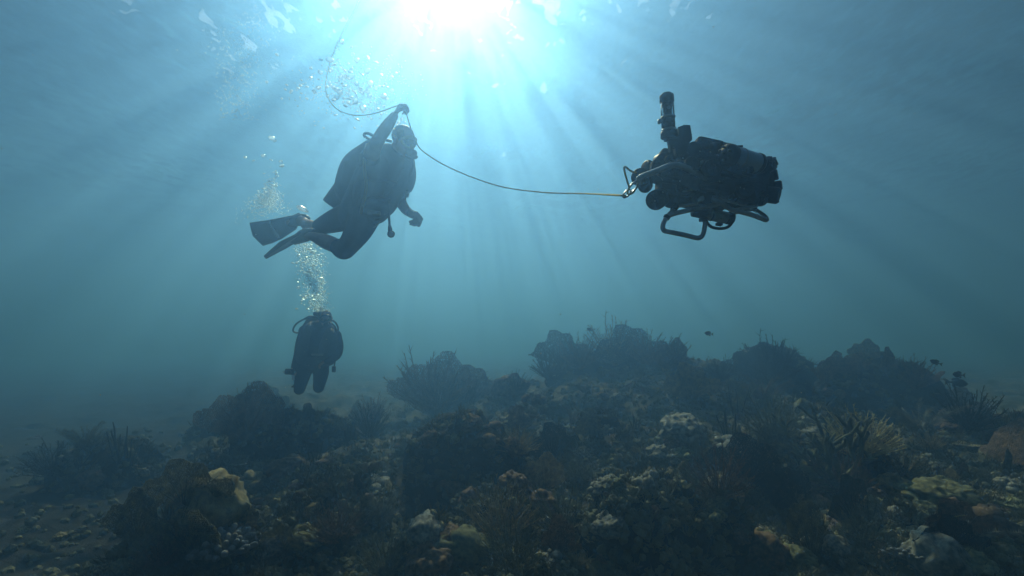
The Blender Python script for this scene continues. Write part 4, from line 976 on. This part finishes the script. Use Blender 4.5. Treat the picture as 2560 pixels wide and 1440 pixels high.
    B(MB().cyl(a + d * L * .545, a + d * L * .60, 60 * ZU, 32, bev=.08), 'clamp', M_PIPE); B(MB().box(Q(486, 340, 0), (.018, .02, .022), None, .005), 'clamp_knob', M_STEEL)
    B(MB().cyl(b - d * .025, b - d * .012, 58 * ZU, 32, bev=.08), 'ring', M_PIPE)
    m = MB(); m.cyl(b - d * .013, b + d * .022, 66 * ZU, 28); m.box(Q(575, 470, .01), (.055, .05, .03), None, .006); B(m, 'mount', M_BLK)
    plate = lambda n, L, th, dd: MB().prism([Q(x, y, dd) for x, y in L], (0, th, 0)).build(n, M_BLK, rt, smooth=False)
    plate('bracket', [(560, 470), (600, 455), (622, 380), (650, 470), (660, 560), (715, 580), (700, 610), (620, 610), (618, 545), (596, 545), (588, 582), (578, 575), (566, 500)], .03, -.01)
    plate('bracket', [(640, 385), (690, 366), (738, 368), (752, 450), (755, 488), (735, 505), (712, 575), (690, 600), (640, 600), (650, 500)], .07, .03)
    # front bumper pipe, tow shackle
    r = 23 * ZU
    B(MB().tube(spline([Q(335, 832, -.10), Q(318, 812, -.12), Q(345, 790, -.13), Q(470, 742, -.14), Q(560, 705, -.14), Q(620, 695, -.14), Q(690, 712, -.13), Q(780, 755, -.10), Q(860, 800, -.05)], 6), r, 12), 'tow_bar', M_PIPE)
    # skids
    r = 19 * ZU
    sk = B(MB().tube(spline([Q(612, 1045, -.06), Q(590, 1078, -.08), Q(548, 1120, -.10), Q(520, 1170, -.11), Q(514, 1210, -.11), Q(530, 1235, -.11), Q(580, 1245, -.11), Q(700, 1270, -.11), Q(790, 1292, -.11), Q(825, 1284, -.11), Q(845, 1255, -.11), Q(856, 1200, -.10), Q(862, 1150, -.07)], 5), r, 12), 'skid', M_PIPE)
    MB().cyl(Q(556, 1112, -.1), Q(538, 1134, -.1), 26 * ZU, 14).build('clamp', M_RUB, sk); MB().cyl(Q(620, 1035, -.055), Q(600, 1064, -.075), 27 * ZU, 14).build('clamp', M_RUB, sk); MB().box(Q(845, 1142, -.08), (.036, .03, .018), None, .005).build('clamp', M_RUB, sk)
    B(MB().tube(spline([Q(560, 1110, -.1), Q(640, 1085, -.09), Q(780, 1055, -.08), Q(930, 1022, -.07), Q(985, 1005, -.06)], 5), r, 12), 'crossbar', M_PIPE)
    B(MB().tube(spline([Q(930, 985, -.09), Q(1000, 1010, -.10), Q(1060, 1052, -.10), Q(1140, 1076, -.09), Q(1250, 1106, -.06), Q(1345, 1142, -.03), Q(1362, 1138, -.02), Q(1340, 1110, .02), Q(1270, 1062, .10), Q(1225, 1030, .16)], 5), r, 12), 'skid', M_PIPE)
    B(MB().tube(spline([Q(640, 1030, .1), Q(780, 1010, .05), Q(930, 960, -.04), Q(1000, 975, -.02), Q(1190, 1020, .1)], 5), r * .9, 10), 'crossbar', M_PIPE)
    m = MB()
    for t in (0, 16, 38): m.cyl(Q(1060, 1062 + t, .02), Q(1285, 1020 + t, .08), 9 * ZU, 10)
    m.box(Q(1172, 1058, .055), np.array([220, 40, 8]) * ZU, np.array(Matrix.Rotation(R(-10), 3, 'Y')), .002); B(m, 'rail', M_STEEL)
    # sensor bottle under the belly
    a, b = Q(790, 1078, -.02), Q(1070, 1135, -.02); d = (b - a) / np.linalg.norm(b - a); L = np.linalg.norm(b - a)
    B(MB().cyl(a - d * .02, a + d * L * .36, 46 * ZU, 24), 'sensor_housing', M_BLK); B(MB().cyl(a + d * L * .37, b - d * .02, 48 * ZU, 26, bev=.06), 'sensor_bottle', M_LAB); B(MB().cyl(b - d * .022, b + d * .012, 50 * ZU, 24), 'end_cap', M_BLK)
    for t in (.31, .36, .44): B(MB().cyl(a + d * (L * t - .004), a + d * (L * t + .004), 52 * ZU, 26, bev=.06), 'ring', M_PIPE if t < .4 else M_RUB)
    MBp = MB().prism([Q(925, 1075, -.052), Q(1000, 1092, -.052), Q(1000, 1140, -.052), Q(950, 1125, -.052)], (0, -.0015, 0)); B(MBp, 'label_patch', mat('olive label', (.14, .16, .07), (.24, .26, .12), 30, .6), smooth=False)
    B(MB().box(Q(975, 1180, -.01), (.03, .03, .014), np.array(Matrix.Rotation(R(12), 3, 'Y')), .004), 'foot', M_BLK)
    B(MB().tube(spline([Q(868, 1150, -.05), Q(885, 1180, -.06), Q(920, 1205, -.06), Q(980, 1216, -.06), Q(1040, 1206, -.05), Q(1075, 1175, -.04), Q(1080, 1145, -.03), Q(1066, 1122, -.02)], 6), 12 * ZU, 10), 'hose', M_RUB)
    B(MB().box(Q(735, 835, -.135), (.085, .012, .06), np.array(Matrix.Rotation(R(20), 3, 'Y')), .003), 'panel', mat('dark grey panel', (.025, .028, .028), (.06, .065, .06), 40, .6))
    m = MB().tube(spline([Q(680, 910, -.12), Q(730, 905, -.13), Q(780, 880, -.13), Q(795, 860, -.12)], 6), 7 * ZU, 8); B(m, 'cable', M_PIPE)
    return rt
robot()
def ring(mb, c, long, wide, rx, rz, r):
    k = D3 / DL; rx, rz, r = rx * k, rz * k, r * k
    c = np.asarray(c, float); mb.tube([c + long * rx * math.cos(a) + wide * rz * math.sin(a) for a in np.linspace(0, 2 * math.pi, 25)], r, 8, cap=False)
sh = empty('tow_shackle', P(1578, 475, D3 - .08)); tag(sh, 'steel shackle joining the yellow rope to the robot bumper', 'shackle')
def G(x, y, dd=-.08): return np.array(P(1500 + x / 3.273, 200 + y / 3.273, D3 + dd) - P(1578, 475, D3 - .08))
l = G(300, 850) - G(215, 945); l /= np.linalg.norm(l)
m = MB(); ring(m, G(268, 882), l, np.array([.55, .7, -.3]), .036, .022, .0055); m.build('shackle_bow', M_STEEL, sh)
m = MB(); ring(m, G(220, 930), l, np.array([.55, -.4, -.6]), .024, .014, .0045); m.build('shackle_link', M_STEEL, sh)
# ---- yellow tow rope: robot, past the diver's mask, up to his hand, then slack to the surface
def rope_pts():
    L = []
    for x, y, d in ((1563, 489, D3 - .08), (1540, 488, D3 - .04), (1460, 484, 2.05), (1360, 481, 2.45), (1260, 468, 2.80), (1180, 443, 3.06), (1110, 412, 3.28), (1065, 384, 3.40), (1046, 366, 3.44), (1037, 345, 3.48), (1026, 318, 3.52), (1017, 288, 3.55), (1010, 268, 3.56), (1002, 263, 3.56),
                    (985, 267, 3.6), (960, 276, 3.7), (925, 286, 3.85), (885, 288, 4.0), (850, 277, 4.1), (826, 255, 4.2), (814, 220, 4.3), (820, 175, 4.4), (838, 120, 4.5), (865, 65, 4.6), (890, 20, 4.7), (905, -20, 4.8), (930, -70, 5.0)): L.append(P(x, y, d))
    return L
rp = rope_pts(); r0 = rp[0].copy()
q = spline([np.array(p - r0) for p in rp], 8)
ro = MB().tube(q, list(np.linspace(.0030, .0046, 60)) + [.0046] * 40 + list(np.linspace(.0045, .0033, len(q) - 100)), 7).build('tow_rope', M_ROPE, loc=r0); tag(ro, 'thin yellow rope running from the robot through the raised hand to the surface', 'rope')
p0 = P(1568, 487, D3 - .085)
rk = MB().tube(spline([np.array(P(*a) - p0) for a in ((1590, 431, D3 - .05), (1578, 428, D3 - .08), (1562, 417, D3 - .1), (1562, 430, D3 - .08), (1568, 452, D3 - .085), (1573, 470, D3 - .09), (1569, 477, D3 - .095), (1572, 486, D3 - .10), (1582, 482, D3 - .095), (1587, 476, D3 - .09))], 6), .0028, 7).build('safety_line', M_ROPE, loc=p0)
tag(rk, 'short loop of yellow line knotted round the shackle at the robot bow', 'rope')

# ------------------------------------------------------------------ fish
M_FISH = mat('dark fish', (.010, .012, .016), (.03, .035, .04), 30, .6)
def fish(px, py, d, L, yaw, pitch, label):
    b = MB(); xs = np.linspace(-.5, .32, 12)
    hgt = [.02, .09, .15, .19, .21, .21, .19, .155, .11, .07, .045, .035]
    ang = np.linspace(0, 2 * math.pi, 14, endpoint=False); V = []
    for x, h in zip(xs, hgt): V.append(np.stack([np.full(14, x), .42 * h * np.cos(ang), h * np.sin(ang)], 1))
    f = [(i * 14 + j, i * 14 + (j + 1) % 14, (i + 1) * 14 + (j + 1) % 14, (i + 1) * 14 + j) for i in range(11) for j in range(14)] + [tuple(range(14))[::-1], tuple(range(11 * 14, 12 * 14))]
    b.add(np.concatenate(V), f)
    c = P(px, py, d); o = b.build('fish', M_FISH, loc=c); tag(o, label, 'fish', 'small dark reef fish')
    T = lambda L_, n: MB().prism([(x, -.008, z) for x, z in L_], (0, .016, 0)).build(n, M_FISH, o, smooth=False)
    T([(.30, .03), (.40, .10), (.55, .19), (.47, .02), (.54, -.17), (.40, -.09), (.30, -.03)], 'tail'); T([(-.2, .17), (-.05, .27), (.15, .24), (.24, .17), (.2, .08), (0, .17)], 'dorsal_fin'); T([(.0, -.17), (.14, -.26), (.22, -.16), (.2, -.08)], 'anal_fin')
    for s in (-1, 1): MB().ball((-.38, .035 * s, .04), (.022, .012, .022)).build('eye', M_STEEL, o)
    o.scale = (L, L, L); o.rotation_euler = (0, R(pitch), R(yaw)); return o
fish(1772, 834, 5.0, .105, 10, 8, 'lone dark fish in open water below the robot')
fish(2340, 906, 4.6, .11, -12, 22, 'dark fish diving right, upper of the pair at the right')
fish(2397, 937, 4.6, .14, 6, 6, 'dark fish at the right, lower and nearer the edge of the pair')
fish(2392, 957, 5.6, .24, 170, -6, 'larger faint fish just beneath the pair at the right')
fish(1474, 824, 7.5, .11, 15, 25, 'faint tiny fish beside the plumes of the far mound')
fish(430, 1210 - 15, 4.9, .07, 200, 5, 'small fish in front of the lone rock on the sand')

# ------------------------------------------------------------------ bubbles
M_BUB = bpy.data.materials.new('air bubble'); M_BUB.use_nodes = True
def bubble_mat():
    # air inside water: silvery past the critical angle, the rest passes and scatters the daylight behind it
    n = M_BUB.node_tree.nodes; l = M_BUB.node_tree.links; n.clear()
    N = n.new; out = N('ShaderNodeOutputMaterial'); t = N('ShaderNodeBsdfTransparent'); g = N('ShaderNodeBsdfGlossy'); f = N('ShaderNodeFresnel'); tl = N('ShaderNodeBsdfTranslucent'); rf = N('ShaderNodeBsdfRefraction')
    def mix(fac, p, q):
        x = N('ShaderNodeMixShader'); l.new(p.outputs[0], x.inputs[1]); l.new(q.outputs[0], x.inputs[2])
        if isinstance(fac, float): x.inputs[0].default_value = fac
        else: l.new(fac.outputs[0], x.inputs[0])
        return x
    g.inputs['Roughness'].default_value = .3; f.inputs['IOR'].default_value = .75; rf.inputs['IOR'].default_value = .9; rf.inputs['Roughness'].default_value = .45
    tl.inputs[0].default_value = (.8, .92, 1, 1)
    x = mix(f, mix(.45, t, rf), mix(.5, g, tl)); x = mix(.18, x, tl)
    l.new(x.outputs[0], out.inputs[0])
    return mix
bubble_mat()
M_FOAM_B = bpy.data.materials.new('foamy bubble'); M_FOAM_B.use_nodes = True
def foam_mat():
    # small crowded bubbles: whitish foam with glinting rims that lets about half of the light behind it through
    n = M_FOAM_B.node_tree.nodes; l = M_FOAM_B.node_tree.links; n.clear(); N = n.new
    out = N('ShaderNodeOutputMaterial'); t = N('ShaderNodeBsdfTransparent'); tl = N('ShaderNodeBsdfTranslucent'); g = N('ShaderNodeBsdfGlossy'); f = N('ShaderNodeFresnel')
    def mix(fac, p, q):
        x = N('ShaderNodeMixShader'); l.new(p.outputs[0], x.inputs[1]); l.new(q.outputs[0], x.inputs[2])
        if isinstance(fac, float): x.inputs[0].default_value = fac
        else: l.new(fac.outputs[0], x.inputs[0])
        return x
    tl.inputs[0].default_value = (.75, .92, 1, 1); f.inputs['IOR'].default_value = .75; g.inputs['Roughness'].default_value = .36; g.inputs['Color'].default_value = (.8, .94, 1, 1)
    l.new(mix(f, mix(.35, t, tl), mix(.75, tl, g)).outputs[0], out.inputs[0])
foam_mat()
def bubble_mesh(k, cap):
    v, f = ico(3); q = v.copy()
    if cap: q[:, 2] = np.where(v[:, 2] < 0, v[:, 2] * .25, v[:, 2] * .6); q[:, 2] += .12 * q[:, 0] ** 2
    q = q * (1 + .10 * fbm(v * 1.5 + k * 3, 2, k))[:, None]
    me = MB().add(q, f).mesh('bubble'); me.materials.append(M_BUB); me.polygons.foreach_set('use_smooth', [True] * len(me.polygons)); return me
BUB = [bubble_mesh(i, i % 3 > 0) for i in range(6)]
FOAM = []
for me in BUB: k = me.copy(); k.materials.clear(); k.materials.append(M_FOAM_B); FOAM.append(k)
def bubble(px, py, d, rpx, label, group):
    o = bpy.data.objects.new('bubble', rnd.choice(FOAM if d > 4.9 else BUB)); COL.objects.link(o); o.location = P(px, py, d); s = rpx * d / F
    o.scale = (s * U(.9, 1.25), s, s * U(.7, 1.0)); o.rotation_euler = (U(-.4, .4), U(-.4, .4), U(0, 6))
    tag(o, label, 'bubble', group)
BIG = [(755, 524, 4.5, 14, 'large domed bubble sitting just above the far fin heel'), (679, 346, 5.2, 8, 'flat cap bubble, larger of the two highest loose ones on the left'), (687, 353, 5.2, 5, 'small cap bubble right of the larger highest loose one'),
       (657, 389, 5.3, 5, 'small loose bubble second row down on the left'), (634, 402, 5.3, 4, 'small loose bubble leftmost of the scattered ones'), (677, 400, 5.3, 4, 'small loose bubble in the middle of the scattered ones'), (702, 404, 5.3, 5, 'loose bubble right above the slanting string'), (705, 415, 5.3, 6, 'loose bubble at the head of the slanting string'),
       (613, 393, 5.3, 4, 'tiny bubble farthest left'), (772, 623, 5.6, 7, 'bright bubble at the top of the column under the fins'), (794, 638, 5.7, 6, 'bubble right of the column under the fins'), (773, 680, 5.9, 7, 'bright bubble in the middle of the column'), (801, 697, 6.0, 7, 'bubble at the right rim of the column'),
       (760, 742, 6.2, 6, 'bright bubble in the lower left of the column'), (792, 738, 6.2, 5, 'bright bubble in the lower right of the column'), (825, 150, 4.4, 9, 'bubble clinging to the slack rope'), (918, 178, 4.2, 9, 'bubble at the upper right of the glittering cloud'), (960, 242, 3.9, 9, 'bubble just left of the raised hand')]
for x, y, d, r, lab in BIG: bubble(x, y, d, r, lab, None)
def cloud(n, fn, label, group):
    for i in range(n): bubble(*fn(), label, group)
def near_cloud():
    t = U(0, 1); return (rnd.gauss(890, 48) + 45 * (t - .5), rnd.gauss(222, 34) + 60 * (t - .5), U(3.7, 4.4), abs(rnd.gauss(0, 2.2)) + 2.6)
cloud(115, near_cloud, 'silvery bubble in the glittering cloud left of the raised hand', 'bubbles in the cloud by the raised hand')
cloud(26, lambda: (rnd.gauss(750, 40), rnd.gauss(220, 34), U(3.9, 4.6), U(2, 4.5)), 'sparse bubble drifting left of the glittering cloud', 'bubbles left of the cloud')
cloud(16, lambda: (rnd.gauss(985, 22), rnd.gauss(305, 14), U(3.5, 3.8), U(2, 4)), 'small bubble rising from the head of the upper diver', 'bubbles over the head of the upper diver')
def column():
    t = U(0, 1) ** .8; return (770 + 26 * t - 10 + rnd.gauss(0, 20 - 4 * t), 605 + 170 * t, 5.6 + .8 * t, U(2.0, 4.6))
cloud(85, column, 'small bubble in the column rising from the hanging diver', 'bubbles in the column over the hanging diver')
def upstring():
    t = U(0, 1); return (695 - 36 * t + rnd.gauss(0, 6 + 10 * t), 425 + 60 * t + rnd.gauss(0, 5), 5.3, U(1.8, 3.4))
cloud(26, upstring, 'small bubble in the slanting string left of the tank', 'bubbles in the slanting string')
def fine(n, name, label, fn):
    mb = MB(); v, f = ico(1)
    o0 = P(*fn()[:3])
    for i in range(n):
        x, y, d, r = fn(); p = P(x, y, d) - o0; s = r * d / F; mb.add(v * s * np.array([1.1, 1, .8]) + np.array(p), f)
    o = mb.build(name, M_FOAM_B if o0[1] > 4.8 else M_BUB, loc=o0); tag(o, label, 'bubbles', kind='stuff')
fine(1300, 'fine_bubbles', 'mist of fine bubbles spreading left of the tank above the fin', lambda: (lambda t: (676 - 14 * t + rnd.gauss(0, 9 + 22 * max(t, 0)), 470 + 62 * t, 5.4 + U(-.3, .3), U(.8, 1.8)))(rnd.gauss(.45, .36)))
fine(1400, 'fine_bubbles', 'mist of fine bubbles inside the column over the hanging diver', lambda: (lambda t: (765 + 36 * t + rnd.gauss(0, 20 - 7 * t), 600 + 180 * t, 5.6 + .8 * t, U(.9, 2.0)))(U(0, 1)))
fine(700, 'fine_bubbles', 'fine sparkle within the glittering cloud left of the raised hand', lambda: (rnd.gauss(885, 60), rnd.gauss(220, 40), U(3.7, 4.4), U(1.0, 2.2)))
fine(700, 'fine_bubbles', 'faint haze of bubbles drifting up toward the surface at the upper left', lambda: (lambda t: (590 + 30 * t + rnd.gauss(0, 25 + 25 * t), 300 - 280 * t, 6.0 + t * 1.2, U(1.0, 2.2)))(U(0, 1)))

def marine_snow(n):
    mb = MB(); v, f = ico(1)
    for i in range(n):
        p = P(U(-300, 2860), U(-200, 1500), 1.2 + 7 * U(0, 1) ** .8); s = U(.0008, .0022)
        if p.z < 1.0: continue
        mb.add(v * s * np.array([U(.7, 1.3), 1, U(.7, 1.3)]) + np.array(p), f)
    o = mb.build('marine_snow', mat('drifting specks', (.5, .5, .46), (.6, .6, .56), 5, .9)); tag(o, 'drifting specks of silt hanging in the open water', 'specks', kind='stuff')
marine_snow(900)
